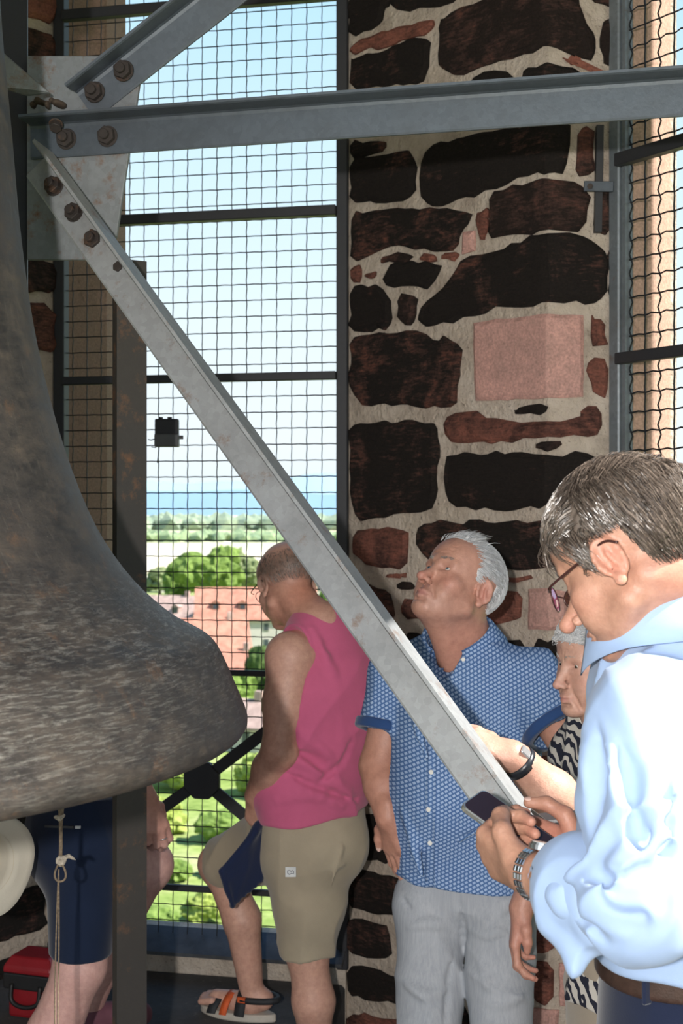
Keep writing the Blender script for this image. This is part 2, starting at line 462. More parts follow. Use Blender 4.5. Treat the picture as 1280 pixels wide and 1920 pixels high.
def hand(F, wrist, along, back, thumb_side, curls, sc=1.0, spread=0.06, thumb=None, thick=1.0, k=0.006):
    """palm + five separate fingers. along: wrist to knuckles, back: out of the back of the hand, thumb_side: +1/-1 (right of 'along' seen from the back)
    curls: four lists of three joint angles (index..little); thumb: list of points in hand space (x towards the thumb, y along, z out of the back)"""
    y = Vector(along).normalized(); z = Vector(back); z = (z - y*z.dot(y)).normalized(); x = y.cross(z)*thumb_side
    W = Vector(wrist); T = lambda p: W + (x*p[0] + y*p[1] + z*p[2])*sc
    zf = tuple(z)
    F.cone(T((0, -.03, 0)), T((0, .02, 0)), .024*sc, .028*sc, .015, 'u', (zf, .72))
    for xx, yy, r in ((.026, .085, .0115), (.009, .090, .0118), (-.009, .086, .0112), (-.026, .078, .0100)):
        F.cone(T((xx*.55, .012, -.001)), T((xx, yy, .003)), .0145*sc, r*sc*thick, .014)
    F.cone(T((-.018, .02, -.008)), T((-.024, .06, -.008)), .015*sc, .0125*sc, .014)
    base = ((.027, .088, .002), (.009, .093, .004), (-.0095, .089, .003), (-.0265, .080, .0))
    lens = ((.043, .026, .022), (.047, .030, .024), (.043, .028, .023), (.034, .021, .020))
    rad = ((.0100, .0092, .0083, .0070), (.0103, .0094, .0085, .0072), (.0098, .0090, .0081, .0068), (.0086, .0079, .0072, .0060))
    tips = []
    for i in range(4):
        p = Vector(base[i]); ang = 0.0; sp = (1.5 - i)*spread
        pts = [p.copy()]
        for L, c in zip(lens[i], curls[i]):
            ang += c
            p = p + Vector((math.sin(sp)*math.cos(ang), math.cos(sp)*math.cos(ang), -math.sin(ang)))*L
            pts.append(p.copy())
        Wp = [T(q) for q in pts]
        F.chain(Wp, [r*sc*thick for r in rad[i]], .004)
        for j in (1, 2): F.ball(Wp[j], rad[i][j]*1.07*sc*thick, .004)
        tips.append(Wp[-1])
    th = thumb or [(.020, .018, -.006), (.045, .048, -.012), (.056, .078, -.016), (.060, .104, -.018)]
    Wp = [T(q) for q in th]
    F.chain(Wp, [.0165*sc, .0128*sc*thick, .0112*sc*thick, .0088*sc*thick], .007)
    return x, y, z, T, tips, Wp
def nail(parent, tip, prev, back, r, mat):
    """a finger nail on the last joint"""
    y = (tip - prev).normalized(); z = Vector(back); z = (z - y*z.dot(y)).normalized(); x = y.cross(z)
    bm = bmesh.new(); bmesh.ops.create_uvsphere(bm, u_segments=12, v_segments=8, radius=1)
    M_ = Matrix((x*r*.72, y*r*.95, z*r*.25)).transposed().to_4x4()
    bm.transform(Matrix.Translation(tip + z*r*.80 - y*r*.05) @ M_)
    return bm_obj('fingernail', bm, mat, parent, True)
# ------------------------------------------------------------------ materials of the tower
def stone_mat(name, dark, red, t0, t1, rough=0.9, lam=True, pale=None, bmp=0.7):
    """weathered sandstone: black crust over red stone, in thin beds"""
    m, nt, b = new_mat(name)
    oi = N(nt, 'ShaderNodeObjectInfo'); g = N(nt, 'ShaderNodeNewGeometry')
    off = N(nt, 'ShaderNodeVectorMath', operation='ADD')
    cmb = N(nt, 'ShaderNodeCombineXYZ')
    nt.links.new(math_(nt, 'MULTIPLY', oi.outputs['Random'], 37.0), cmb.inputs[0]); nt.links.new(math_(nt, 'MULTIPLY', oi.outputs['Random'], 13.0), cmb.inputs[2])
    nt.links.new(g.outputs['Position'], off.inputs[0]); nt.links.new(cmb.outputs[0], off.inputs[1]); co = off.outputs[0]
    n1 = noise(nt, 7.0, 8, 0.68, co, dist=0.6)
    n2 = noise(nt, 26.0, 7, 0.7, co, (1, 1, 4.5 if lam else 1.2))
    n3 = noise(nt, 140.0, 4, 0.6, co)
    crust = math_(nt, 'ADD', math_(nt, 'MULTIPLY', n1, 0.62), math_(nt, 'MULTIPLY', n2, 0.38))
    crust = math_(nt, 'ADD', crust, math_(nt, 'MULTIPLY', math_(nt, 'SUBTRACT', oi.outputs['Random'], 0.5), 0.12))
    c = ramp(nt, crust, [(t0, dark), ((t0*2+t1)/3, tuple(d*1.5+r*.16 for d, r in zip(dark, red))), (t1, red), (min(.99, t1+.22), tuple(min(1, v*1.35) for v in red))])
    c = mix(nt, 1.0, c, ramp(nt, n3, [(0.3, (.72, .72, .72)), (0.72, (1.25, 1.22, 1.2))]), 'MULTIPLY')
    if pale: c = mix(nt, math_(nt, 'MULTIPLY', ramp(nt, noise(nt, 60, 5, .7, co), [(.60, (0, 0, 0)), (.68, (1, 1, 1))]), 0.5), c, pale)
    setc(nt, b, c); b.inputs['Roughness'].default_value = rough; b.inputs['Specular IOR Level'].default_value = 0.25
    bump(nt, b, math_(nt, 'ADD', math_(nt, 'MULTIPLY', n2, 1.0), math_(nt, 'MULTIPLY', n3, .35)), bmp, 0.012)
    return m
DARK = (.016, .0125, .011); RED = (.20, .075, .052); 
M_STONE = dict(
    dark=stone_mat('black_crusted_sandstone', DARK, RED, .54, .70),
    mid=stone_mat('brown_sandstone', (.022, .015, .013), (.17, .068, .05), .48, .66),
    red=stone_mat('red_sandstone', (.045, .022, .018), (.27, .105, .075), .36, .56),
    pink=stone_mat('pink_cut_sandstone', (.36, .205, .178), (.45, .275, .24), .30, .60, lam=False, bmp=.35))
def mortar_mat():
    m, nt, b = new_mat('lime_mortar')
    co = N(nt, 'ShaderNodeNewGeometry').outputs['Position']
    n = noise(nt, 9, 7, .65, co); n2 = noise(nt, 90, 5, .7, co); n3 = noise(nt, 40, 3, .5, co)
    c = ramp(nt, n, [(.28, (.36, .29, .235)), (.5, (.60, .51, .42)), (.75, (.71, .62, .53))])
    c = mix(nt, ramp(nt, n2, [(.62, (0, 0, 0)), (.70, (1, 1, 1))]), c, (.17, .13, .10))
    setc(nt, b, c); b.inputs['Roughness'].default_value = .95; b.inputs['Specular IOR Level'].default_value = .2
    bump(nt, b, math_(nt, 'ADD', n2, math_(nt, 'MULTIPLY', n3, 1.4)), .8, .012)
    return m
M_MORTAR = mortar_mat()
M_OUTER = stone_mat('outer_jamb_sandstone', (.30, .195, .15), (.42, .285, .225), .30, .62, lam=False, bmp=.3)
def steel_mat(name, base, rough=.55, metal=.35, rust=.0, spangle=.25, dirt=(.05, .045, .04)):
    m, nt, b = new_mat(name)
    co = N(nt, 'ShaderNodeNewGeometry').outputs['Position']
    v = N(nt, 'ShaderNodeTexVoronoi'); v.inputs['Scale'].default_value = 85; nt.links.new(co, v.inputs['Vector'])
    sp = N(nt, 'ShaderNodeSeparateColor'); nt.links.new(v.outputs['Color'], sp.inputs[0])
    c = mix(nt, spangle, base, mix(nt, sp.outputs[0], tuple(x*.62 for x in base), tuple(min(1, x*1.3) for x in base)))
    n = noise(nt, 5.5, 7, .68, co)
    c = mix(nt, ramp(nt, n, [(.46, (0, 0, 0)), (.72, (.75, .75, .75))]), c, tuple(x*.55+d*.3 for x, d in zip(base, dirt)))
    c = mix(nt, ramp(nt, noise(nt, 22, 6, .7, co), [(.63, (0, 0, 0)), (.74, (.6, .6, .6))]), c, tuple(min(1, x*1.5) for x in base))
    if rust: c = mix(nt, ramp(nt, noise(nt, 14, 8, .75, co), [(.62-rust*.3, (0, 0, 0)), (.78-rust*.3, (1, 1, 1))]), c, (.16, .075, .035))
    setc(nt, b, c); b.inputs['Roughness'].default_value = rough; b.inputs['Metallic'].default_value = metal
    bump(nt, b, noise(nt, 160, 4, .6, co), .12, .003)
    return m
M_GALV = steel_mat('dimmed_galvanised_steel', (.084, .101, .122), .5, .3)  # beams' dim bluish light put in the colour; the brace steel is brighter
M_PLATE = steel_mat('weathered_zinc_plate', (.20, .215, .225), .6, .25, .3)
M_DARKSTEEL = steel_mat('dark_painted_steel', (.030, .031, .036), .55, .2, .0, .1)
M_POST = steel_mat('grimy_steel_post', (.042, .037, .033), .55, .25, .25, .12)
M_FRAME = steel_mat('window_frame_steel', (.19, .215, .235), .5, .35, .05)
M_RUSTBOLT = steel_mat('rusty_bolt_steel', (.040, .032, .029), .7, .3, .22)
M_WIRE = simple('black_wire', (.018, .019, .022), .55, .2, .1, 90, 0)

# ------------------------------------------------------------------ floor, ceiling, plan of the octagonal bell chamber
floor_m = None
def floor_mat():
    m, nt, b = new_mat('dusty_floor')
    co = N(nt, 'ShaderNodeNewGeometry').outputs['Position']
    c = ramp(nt, noise(nt, 4, 8, .7, co), [(.3, (.035, .034, .036)), (.7, (.085, .08, .078))])
    c = mix(nt, ramp(nt, noise(nt, 38, 5, .7, co), [(.62, (0, 0, 0)), (.72, (.7, .7, .7))]), c, (.20, .18, .16))
    setc(nt, b, c); b.inputs['Roughness'].default_value = .9; bump(nt, b, noise(nt, 60, 5, .6, co), .4, .006); return m
M_FLOOR = floor_mat()
CEN = Vector((-.95, 2.2, 0)); RAD = 2.35
def wall_dir(k):
    a = math.radians(78.4 - 45*k); return Vector((math.cos(a), math.sin(a), 0)), Vector((math.sin(a), -math.cos(a), 0))   # outward normal, direction left to right
bm = bmesh.new()
def oct_poly(r, z): 
    return [Vector((CEN.x + r*math.cos(math.radians(78.4+22.5+45*k)), CEN.y + r*math.sin(math.radians(78.4+22.5+45*k)), z)) for k in range(8)]
add_prism(bm, oct_poly(3.15, -.25), (0, 0, .25))
tag(bm_obj('floor', bm, M_FLOOR), kind='structure')
bm = bmesh.new(); add_prism(bm, oct_poly(3.25, 4.35), (0, 0, .25))
tag(bm_obj('ceiling', bm, simple('dark_ceiling_wood', (.10, .075, .055), .8)), kind='structure')
# window 1 (ahead): inner plane Y = 4.4 - .205 X between its edges; window 2 (right): Y = 4.914 - 1.43 X
W1L, W1R = Vector((-.995, 4.604, 0)), Vector((.018, 4.396, 0))
PC = Vector((.594, 3.767, 0)); PR = Vector((.786, 3.790, 0))       # convex edge of the pier and its right end
W2L = PR.copy(); W2R = W2L + Vector((.573, -.8195, 0))*1.05
LC = W1L + Vector((-.62, -.64, 0)); LR = LC + Vector((-.12, -.9, 0))   # the left pier, splayed towards the room
n1 = Vector((.2008, .9796, 0)); n2 = Vector((.8195, .5731, 0))
ZT = 4.35
def pier(name, poly, mat, base=0.0, top=ZT):
    bm = bmesh.new(); add_prism(bm, [Vector((p.x, p.y, base)) for p in poly], (0, 0, top-base))
    return tag(bm_obj(name, bm, mat), kind='structure')
OUT = .27
wall_right = pier('wall_right', [W1R, PC, PR, PR + n2*OUT, W1R + (PR-W1R)*.55 + (n1+n2)*.33, W1R + n1*OUT], M_MORTAR)
wall_left = pier('wall_left', [LR, LC, W1L, W1L + n1*OUT + Vector((-.03, 0, 0)), W1L + Vector((-1.0, .1, 0)), LR + Vector((-.5, .1, 0))], M_MORTAR)
# what closes the chamber out of view, so that daylight enters only by its windows
def ring_pt(k, s, r=0.0, out=0.0):
    n, t = wall_dir(k); return CEN + n*(r + out) + t*s
R3 = 2.42
W3L, W3R = ring_pt(2, -.62, R3), ring_pt(2, .52, R3)
pier('wall_east', [W2R, W3L, W3L + wall_dir(2)[0]*.45, Vector((2.0, 3.52, 0)), Vector((1.88, 3.57, 0)), W2R + n2*.3], M_MORTAR)      # unseen outer corner added to keep sun off the pier's right face
RB = 2.9
B4L, B4R = ring_pt(3, -.55, RB), ring_pt(3, .55, RB)
B5L, B5R = ring_pt(4, -.55, RB), ring_pt(4, .55, RB)
B6L, B6R = ring_pt(5, -.55, RB), ring_pt(5, .55, RB)
B7L, B7R = ring_pt(6, -.5, RB), ring_pt(6, .5, RB)
pier('wall_southeast', [W3R, B4L, B4L + wall_dir(3)[0]*.4, W3R + wall_dir(2)[0]*.45], M_MORTAR)
# unseen walls on the photographer's side, thinned to columns to let in sky light
pier('wall_south', [B4R + (B5L-B4R)*.35, B4R + (B5L-B4R)*.65, B4R + (B5L-B4R)*.62 + wall_dir(4)[0]*.25, B4R + (B5L-B4R)*.38 + wall_dir(4)[0]*.25], M_MORTAR)
pier('wall_southwest', [B5R + (B6L-B5R)*.35, B5R + (B6L-B5R)*.65, B5R + (B6L-B5R)*.62 + wall_dir(5)[0]*.25, B5R + (B6L-B5R)*.38 + wall_dir(5)[0]*.25], M_MORTAR)
pier('wall_west', [B6R, B7L, B7L + wall_dir(6)[0]*.4, B6R + wall_dir(5)[0]*.4], M_MORTAR)
pier('wall_northwest', [B7R, LR, LR + Vector((-.5, .1, 0)), B7R + wall_dir(6)[0]*.4], M_MORTAR)
# low parapets under the windows
SILL = P(0, 1770, 4.55).z
pier('trim_1', [W1L - n1*.02, W1R - n1*.02, W1R + n1*OUT, W1L + n1*OUT], M_MORTAR, 0, SILL)
pier('trim_2', [W2L + n2*.05, W2R + n2*.05, W2R + n2*OUT, W2L + n2*OUT], M_OUTER, 0, SILL)
for i, (a, b, k) in enumerate(((W3L, W3R, 2), (B4L, B4R, 3), (B5L, B5R, 4), (B6L, B6R, 5), (B7L, B7R, 6))):
    n = wall_dir(k)[0]; pier('trim_%d' % (i+3), [a, b, b + n*.3, a + n*.3], M_MORTAR, 0, SILL)
    pier('trim_%d' % (i+13), [a, b, b + n*.09, a + n*.09], M_MORTAR, 3.14 if k < 3 else 3.9, ZT)  # unseen lintel, added at a height that keeps sun off the bell
# outer jambs of the two windows in view
ja = W2L + n2*.06; t2 = Vector((.573, -.8195, 0))
pier('trim_8', [ja + t2*.012, ja + n2*.10 + t2*.018, ja + n2*.205 - t2*.005, ja + n2*.21 - t2*.3, ja - t2*.08], M_OUTER, 0)
jb = W1L + n1*.05; t1 = Vector((.9796, -.2008, 0))
pier('trim_9', [jb + t1*.004, jb + n1*.22 + t1*.075, jb + n1*.45 + t1*.06, jb + n1*.45 - t1*.3, jb - t1*.1], stone_mat('shaded_jamb_sandstone', (.13, .075, .06), (.21, .13, .105), .30, .62, lam=False, bmp=.3), 0)  # jamb's shade put into a darker copy of the outer stone
# sheet-metal ledge and the raised step below window 1
bm = bmesh.new(); z0 = SILL
add_prism(bm, [Vector((*(W1L + t1*.0 - n1*.09).xy, z0)), Vector((*(W1R - n1*.09).xy, z0)), Vector((*(W1R + n1*.03).xy, z0+.05)), Vector((*(W1L + n1*.03).xy, z0+.05))], (0, 0, .012))
tag(bm_obj('trim_10', bm, simple('bluish_sheet_metal', (.075, .080, .088), .5, .3, .25, 12, .15)), kind='structure')
STEP = .165
step_m = M_FLOOR
bm = bmesh.new()
q0, q1 = W1L - n1*.02 + t1*-.40, W1R - n1*.02
add_prism(bm, [Vector((*q0.xy, 0)), Vector((*q1.xy, 0)), Vector((*(q1 - n1*.58).xy, 0)), Vector((*(q0 - n1*.58).xy, 0))], (0, 0, STEP))
bevel(bm, .012)
tag(bm_obj('floor_step', bm, step_m), kind='structure')

# ------------------------------------------------------------------ rubble stones of the piers, each a part of its wall
class Face:
    """a vertical wall face through a -> b; pixels are carried onto it"""
    def __init__(s, a, b):
        s.a = Vector((a.x, a.y, 0)); s.t = Vector((b.x-a.x, b.y-a.y, 0)); s.len = s.t.length; s.t.normalize()
        s.n = Vector((s.t.y, -s.t.x, 0))
        if s.n.y > 0: s.n = -s.n
    def uz(s, x, y):
        r = Vector(((x-640)/F_PX, 1, 0)); m = s.a.dot(s.n)/r.dot(s.n); p = r*m
        return (p - s.a).dot(s.t), H - (y-960)/F_PX*m
    def pt(s, u, z, o=0.0): return s.a + s.t*u + Vector((0, 0, z)) + s.n*o
class Fold:
    """two faces meeting at an edge, unrolled to one strip"""
    def __init__(s, f0, f1, xe): s.f0, s.f1, s.xe = f0, f1, xe
    def uz(s, x, y):
        if x <= s.xe: return s.f0.uz(x, y)
        u, z = s.f1.uz(x, y); return u + s.f0.len, z
    def pt(s, u, z, o=0.0):
        if u <= s.f0.len - 1e-5: return s.f0.pt(u, z, o)
        if u < s.f0.len + 1e-5:
            return s.f0.pt(u, z, 0) + (s.f0.n + s.f1.n).normalized()*o*1.03
        return s.f1.pt(u - s.f0.len, z, o)
    @property
    def edge(s): return s.f0.len
def stone(strip, poly, mat, parent, seed, proud=.016, rag=.007, pix=True, edge=None):
    rnd = random.Random(seed)
    uv = [strip.uz(*p) for p in poly] if pix else list(poly)
    # worn corners, then a ragged outline: subdivide the long sides and shake the points
    if rag > .004 and len(uv) > 3:
        cc = []
        for i in range(len(uv)):
            a, b = Vector(uv[i]), Vector(uv[(i+1) % len(uv)]); L = max((b-a).length, 1e-6); q = min(.28, .022/L); cc += [a + (b-a)*q, b + (a-b)*q]
        uv = cc
    out = []
    for i in range(len(uv)):
        a, b = Vector(uv[i]), Vector(uv[(i+1) % len(uv)]); L = (b-a).length; k = max(1, min(9, int(L/.03)))
        nrm = Vector((-(b-a).y, (b-a).x)); nrm = nrm.normalized() if nrm.length > 0 else nrm
        for j in range(k):
            q = a + (b-a)*(j/k)
            out.append(q + nrm*rnd.uniform(-rag, rag) + Vector((rnd.uniform(-rag, rag), rnd.uniform(-rag, rag)))*.4)
    bm = bmesh.new()
    vs_ = [bm.verts.new((p.x, p.y, 0)) for p in out]
    f = bm.faces.new(vs_); f.normal_update()
    if f.normal.z < 0: f.normal_flip()
    if edge and min(p.x for p in out) < edge - .004 and max(p.x for p in out) > edge + .004:
        bmesh.ops.bisect_plane(bm, geom=bm.verts[:] + bm.edges[:] + bm.faces[:], plane_co=(edge, 0, 0), plane_no=(1, 0, 0), dist=1e-4)
    outer = [v for v in bm.verts]
    ex = bmesh.ops.extrude_face_region(bm, geom=bm.faces[:])
    top = [g for g in ex['geom'] if isinstance(g, bmesh.types.BMFace)]
    for v in {v for g in top for v in g.verts}: v.co.z = proud*.55
    ins = bmesh.ops.inset_region(bm, faces=top, thickness=min(.011, proud*.9), depth=0, use_even_offset=True)
    for v in {v for g in top for v in g.verts}: v.co.z = proud*rnd.uniform(.85, 1.2)
    for v in bm.verts:
        if v.co.z < 1e-6: v.co.z = -.004
    for v in bm.verts:
        c = v.co.copy(); v.co = strip.pt(c.x, c.y, c.z)
    bmesh.ops.recalc_face_normals(bm, faces=bm.faces)
    return bm_obj('stone', bm, mat, parent)
fL = Face(W1R, PC); fR = Face(PC, PR); PIER = Fold(fL, fR, 1028.3)
ST = [  # material, outline in the photograph's pixels
('dark',[(657,0),(725,0),(722,30),(705,55),(660,72)]),('dark',[(737,-30),(880,-40),(860,0),(815,15),(760,22),(738,20)]),
('red',[(660,82),(740,55),(812,36),(815,48),(805,62),(730,85),(660,102)]),
('dark',[(659,117),(670,110),(790,70),(805,75),(808,100),(802,135),(790,155),(662,168)]),
('mid',[(827,45),(840,30),(900,5),(935,-12),(1028,-14),(1075,-4),(1090,15),(1107,55),(1115,85),(1112,112),(1090,112),(1030,88),(950,112),(860,145),(835,138),(822,115),(825,75)]),
('dark',[(980,142),(1000,128),(1040,122),(1085,132),(1090,165),(985,170)]),('dark',[(880,152),(920,133),(960,140),(965,165),(885,170)]),
('mid',[(1122,60),(1135,35),(1148,32),(1149,120),(1135,125),(1125,100)]),('mid',[(1100,-8),(1148,-10),(1148,8),(1120,10)]),
('red',[(1052,108),(1084,117),(1090,126),(1062,119)]),
('dark',[(660,268),(722,264),(726,280),(690,294),(660,296)]),
('dark',[(661,305),(690,293),(740,287),(776,285),(782,325),(780,372),(715,380),(661,382)]),
('dark',[(805,275),(900,250),(990,236),(1062,226),(1072,260),(1062,325),(1030,328),(1000,322),(960,340),(900,365),(820,387),(795,382),(790,320)]),
('mid',[(1080,240),(1108,233),(1112,330),(1075,332)]),
('mid',[(920,360),(1010,340),(1022,336),(1105,355),(1098,435),(1020,435),(990,438),(915,445),(922,410)]),
('red',[(895,405),(910,392),(922,400),(912,440),(907,455),(897,435)]),
('dark',[(662,400),(740,392),(800,390),(850,393),(885,398),(885,415),(865,435),(860,467),(805,470),(740,460),(700,480),(662,492)]),
('pink',[(870,435),(892,432),(892,470),(868,477)]),
('mid',[(715,485),(740,475),(775,478),(772,490),(720,495)]),('red',[(790,480),(820,477),(818,490),(792,490)]),('red',[(828,477),(865,475),(860,486),(832,488)]),
('dark',[(720,515),(740,495),(810,490),(832,502),(810,540),(760,538),(730,545)]),
('red',[(662,500),(678,500),(680,525),(662,530)]),('red',[(684,512),(706,506),(708,522),(690,526)]),
('dark',[(659,540),(715,535),(730,555),(737,590),(732,617),(690,620),(659,622)]),
('mid',[(747,555),(785,552),(780,580),(777,612),(757,612),(747,585)]),
('dark',[(785,585),(840,530),(875,480),(920,475),(990,447),(1020,440),(1080,440),(1120,455),(1137,480),(1133,560),(1105,572),(1070,565),(1025,567),(990,575),(920,580),(860,600),(805,615),(790,605)]),
('pink',[(890,605),(1028,588),(1092,592),(1092,745),(1028,747),(893,752)]),
('red',[(1105,595),(1120,595),(1135,615),(1135,655),(1105,645)]),('red',[(1102,667),(1137,680),(1140,745),(1112,745),(1102,705)]),
('dark',[(660,635),(690,628),(740,622),(790,622),(820,645),(840,630),(867,645),(867,685),(860,710),(855,765),(790,762),(715,760),(690,765),(658,735)]),
('dark',[(658,795),(715,790),(810,790),(820,810),(827,845),(817,885),(820,950),(780,960),(730,965),(670,977),(658,910)]),
('red',[(832,785),(885,772),(940,790),(990,795),(1035,795),(1085,785),(1090,762),(1125,762),(1130,812),(1090,820),(1015,818),(950,830),(840,828)]),
('dark',[(965,767),(1025,758),(1025,777),(970,780)]),('mid',[(1007,830),(1060,832),(1035,845),(1010,845)]),
('dark',[(837,860),(850,850),(990,850),(1040,855),(1090,848),(1125,860),(1128,930),(1080,945),(940,955),(850,952),(835,910)]),
('red',[(665,995),(765,990),(768,1025),(760,1065),(710,1070),(660,1030)]),
('dark',[(790,980),(940,977),(1020,975),(1120,975),(1120,1060),(1030,1067),(930,1065),(800,1052),(780,1010)]),
('red',[(935,1080),(1005,1082),(985,1088),(940,1088)]),
('red',[(880,1118),(980,1110),(983,1150),(965,1170),(890,1176)]),('pink',[(993,1105),(1028,1102),(1062,1110),(1060,1180),(1028,1182),(993,1180)]),
('red',[(725,1078),(765,1073),(760,1082),(730,1086)]),('mid',[(747,1090),(780,1093),(778,1108),(747,1108)]),('red',[(752,1125),(800,1120),(870,1120),(865,1165),(760,1160)]),
('mid',[(658,1090),(700,1095),(740,1120),(740,1165),(658,1160)]),
('dark',[(1000,1203),(1062,1193),(1095,1200),(1095,1275),(1030,1282),(1000,1270)]),('mid',[(1075,1100),(1130,1100),(1130,1180),(1075,1182)]),
('mid',[(658,1180),(745,1190),(745,1262),(658,1255)]),('red',[(658,1278),(750,1290),(750,1322),(658,1312)]),('red',[(657,1362),(735,1372),(735,1470),(657,1462)]),
('red',[(657,1335),(745,1345),(745,1358),(657,1350)]),('red',[(657,1482),(735,1490),(735,1512),(657,1506)]),
('dark',[(655,1527),(720,1530),(735,1560),(735,1615),(690,1615),(655,1605)]),('dark',[(654,1627),(722,1642),(760,1650),(760,1716),(690,1710),(654,1700)]),
('dark',[(654,1717),(705,1730),(732,1740),(735,1800),(700,1795),(654,1788)]),('dark',[(654,1812),(705,1815),(755,1835),(763,1890),(722,1877),(654,1867)]),
('red',[(654,1900),(705,1903),(765,1915),(765,1975),(654,1962)]),
('mid',[(760,1185),(860,1190),(860,1270),(760,1280)]),('dark',[(880,1190),(985,1200),(985,1285),(880,1290)]),('mid',[(765,1300),(900,1308),(900,1400),(765,1395)]),
('dark',[(915,1305),(1028,1300),(1085,1300),(1085,1385),(1028,1390),(915,1398)]),('red',[(1020,1385),(1075,1380),(1078,1400),(1020,1405)]),('red',[(1018,1412),(1075,1408),(1075,1440),(1018,1445)]),
('dark',[(750,1420),(880,1425),(880,1520),(750,1515)]),('mid',[(895,1420),(1010,1428),(1010,1520),(895,1520)]),('dark',[(1025,1460),(1100,1460),(1100,1560),(1025,1560)]),
('mid',[(750,1540),(860,1545),(860,1630),(750,1630)]),('dark',[(875,1545),(1000,1550),(1000,1650),(875,1650)]),('mid',[(775,1655),(880,1665),(880,1770),(775,1760)]),
('red',[(895,1675),(980,1680),(980,1770),(895,1775)]),('pink',[(993,1575),(1028,1578),(1080,1580),(1080,1680),(1028,1680),(993,1675)]),
('red',[(993,1697),(1035,1700),(1035,1788),(993,1782)]),('red',[(998,1800),(1035,1803),(1037,1880),(998,1872)]),('pink',[(998,1888),(1028,1893),(1046,1893),(1046,1965),(1028,1965),(998,1960)]),
('pink',[(1048,1700),(1120,1700),(1120,1790),(1048,1790)]),('pink',[(1048,1805),(1120,1805),(1120,1885),(1048,1885)]),
('dark',[(868,1795),(890,1830),(890,1872),(850,1862),(780,1850),(782,1800)]),('mid',[(895,1795),(980,1798),(980,1870),(900,1870)]),('dark',[(785,1885),(880,1890),(880,1960),(785,1955)]),('red',[(895,1888),(980,1893),(980,1960),(895,1958)]),
('mid',[(1118,345),(1145,350),(1145,438),(1110,436)]),('dark',[(1140,470),(1148,470),(1148,560),(1140,560)]),
]
for i, (m, poly) in enumerate(ST): stone(PIER, poly, M_STONE[m], wall_right, 100+i, .013 if m == 'pink' else .017, .0022 if m == 'pink' else .0065, True, PIER.edge)
rnd = random.Random(15); z = zy_top = H + 975/F_PX*4.1; i = 0
while z < 4.2:                                                     # the courses above the picture
    h = rnd.uniform(.15, .24); u = .02
    while u < PIER.edge + fR.len - .06:
        w_ = rnd.uniform(.2, .42); b_ = min(u + w_, PIER.edge + fR.len - .02)
        if b_ - u > .07: stone(PIER, [(u, z), (b_, z + rnd.uniform(0, .02)), (b_, z+h-rnd.uniform(0, .03)), ((u+b_)/2, z+h), (u, z+h-rnd.uniform(0, .03))], M_STONE[rnd.choice(('dark', 'mid', 'red'))], wall_right, 900+i, .017, .0065, False, PIER.edge)
        u += w_ + .035; i += 1
    z += h + .035
# left pier: courses of rough stones
fl0 = Face(W1L, LC); 
class Rev(Face): pass
fl0.a = Vector((LC.x, LC.y, 0)); fl0.t = (W1L - LC).normalized(); fl0.t.z = 0
rnd = random.Random(5); z = .02; i = 0
Lw = (W1L - LC).length
while z < 4.2:
    h = rnd.uniform(.13, .26); u = rnd.uniform(-.1, .0)
    while u < Lw - .05:
        w_ = rnd.uniform(.18, .42); a, b = max(u, .012), min(u + w_, Lw - .012)
        if b - a > .06:
            stone(fl0, [(a, z+rnd.uniform(0, .02)), (b, z+rnd.uniform(0, .02)), (b, z+h-rnd.uniform(.0, .03)), ((a+b)/2, z+h-rnd.uniform(-.01, .02)), (a, z+h-rnd.uniform(.0, .03))],
                  M_STONE[rnd.choice(('dark', 'dark', 'mid', 'red'))], wall_left, 500+i, .02, .01, False)
            i += 1
        u += w_ + rnd.uniform(.025, .05)
    z += h + rnd.uniform(.02, .045)

# ------------------------------------------------------------------ wire-mesh window grilles
def grille(name, A, B, n, z0, z1, rails, rows_sp=.0545, cols_sp=.0525, off=.0, wire=.0019, crimp=.0007):
    t = (B - A); t.z = 0; L = t.length; t.normalize()
    root = empty(name, (A + B)/2, kind='structure')
    Q = lambda u, z, o=0: Vector((A.x, A.y, 0)) + t*u + n*(off + o) + Vector((0, 0, z))
    for u in (.012, L-.012):
        bm = bmesh.new(); add_bar(bm, Q(u, z0), Q(u, z1), .04, .05, n); bevel(bm, .004); bm_obj('frame_post', bm, M_FRAME if name == 'window_2' else M_DARKSTEEL, root)
    for z, th in rails:
        bm = bmesh.new(); add_bar(bm, Q(.03, z, -.028), Q(L-.03, z, -.028), th*.9, th, Vector((0, 0, 1))); bevel(bm, .003); bm_obj('rail', bm, M_DARKSTEEL, root)
    bm = bmesh.new()
    k = 0; u = .03 + cols_sp*.5
    while u < L-.03:
        pts = []; z = z0; j = 0
        while z < z1:
            pts.append(Q(u + crimp*1.3*(-1)**j, z, crimp*(-1)**(j+k))); z += rows_sp/2; j += 1
        add_tube(bm, pts, wire, 4, False); u += cols_sp; k += 1
    z = z0 + rows_sp*.25; k = 0
    while z < z1:
        pts = []; u = .03; j = 0
        while u < L-.02:
            pts.append(Q(u, z + crimp*.8*(-1)**j, -crimp*(-1)**(j+k))); u += cols_sp/2; j += 1
        add_tube(bm, pts, wire, 4, False); z += rows_sp; k += 1
    o = bm_obj('wire_mesh', bm, M_WIRE, root); o['kind'] = 'stuff'
    return root, Q, L
zy = lambda y, d: H - (y - 960)/F_PX*d
win1, Q1, L1 = grille('window_1', W1L, W1R, n1, SILL-.03, 3.75, [(zy(16, 4.5), .036), (zy(410, 4.5), .034), (zy(711, 4.5), .028), (zy(1258, 4.5), .02), (zy(1662, 4.5), .021)])
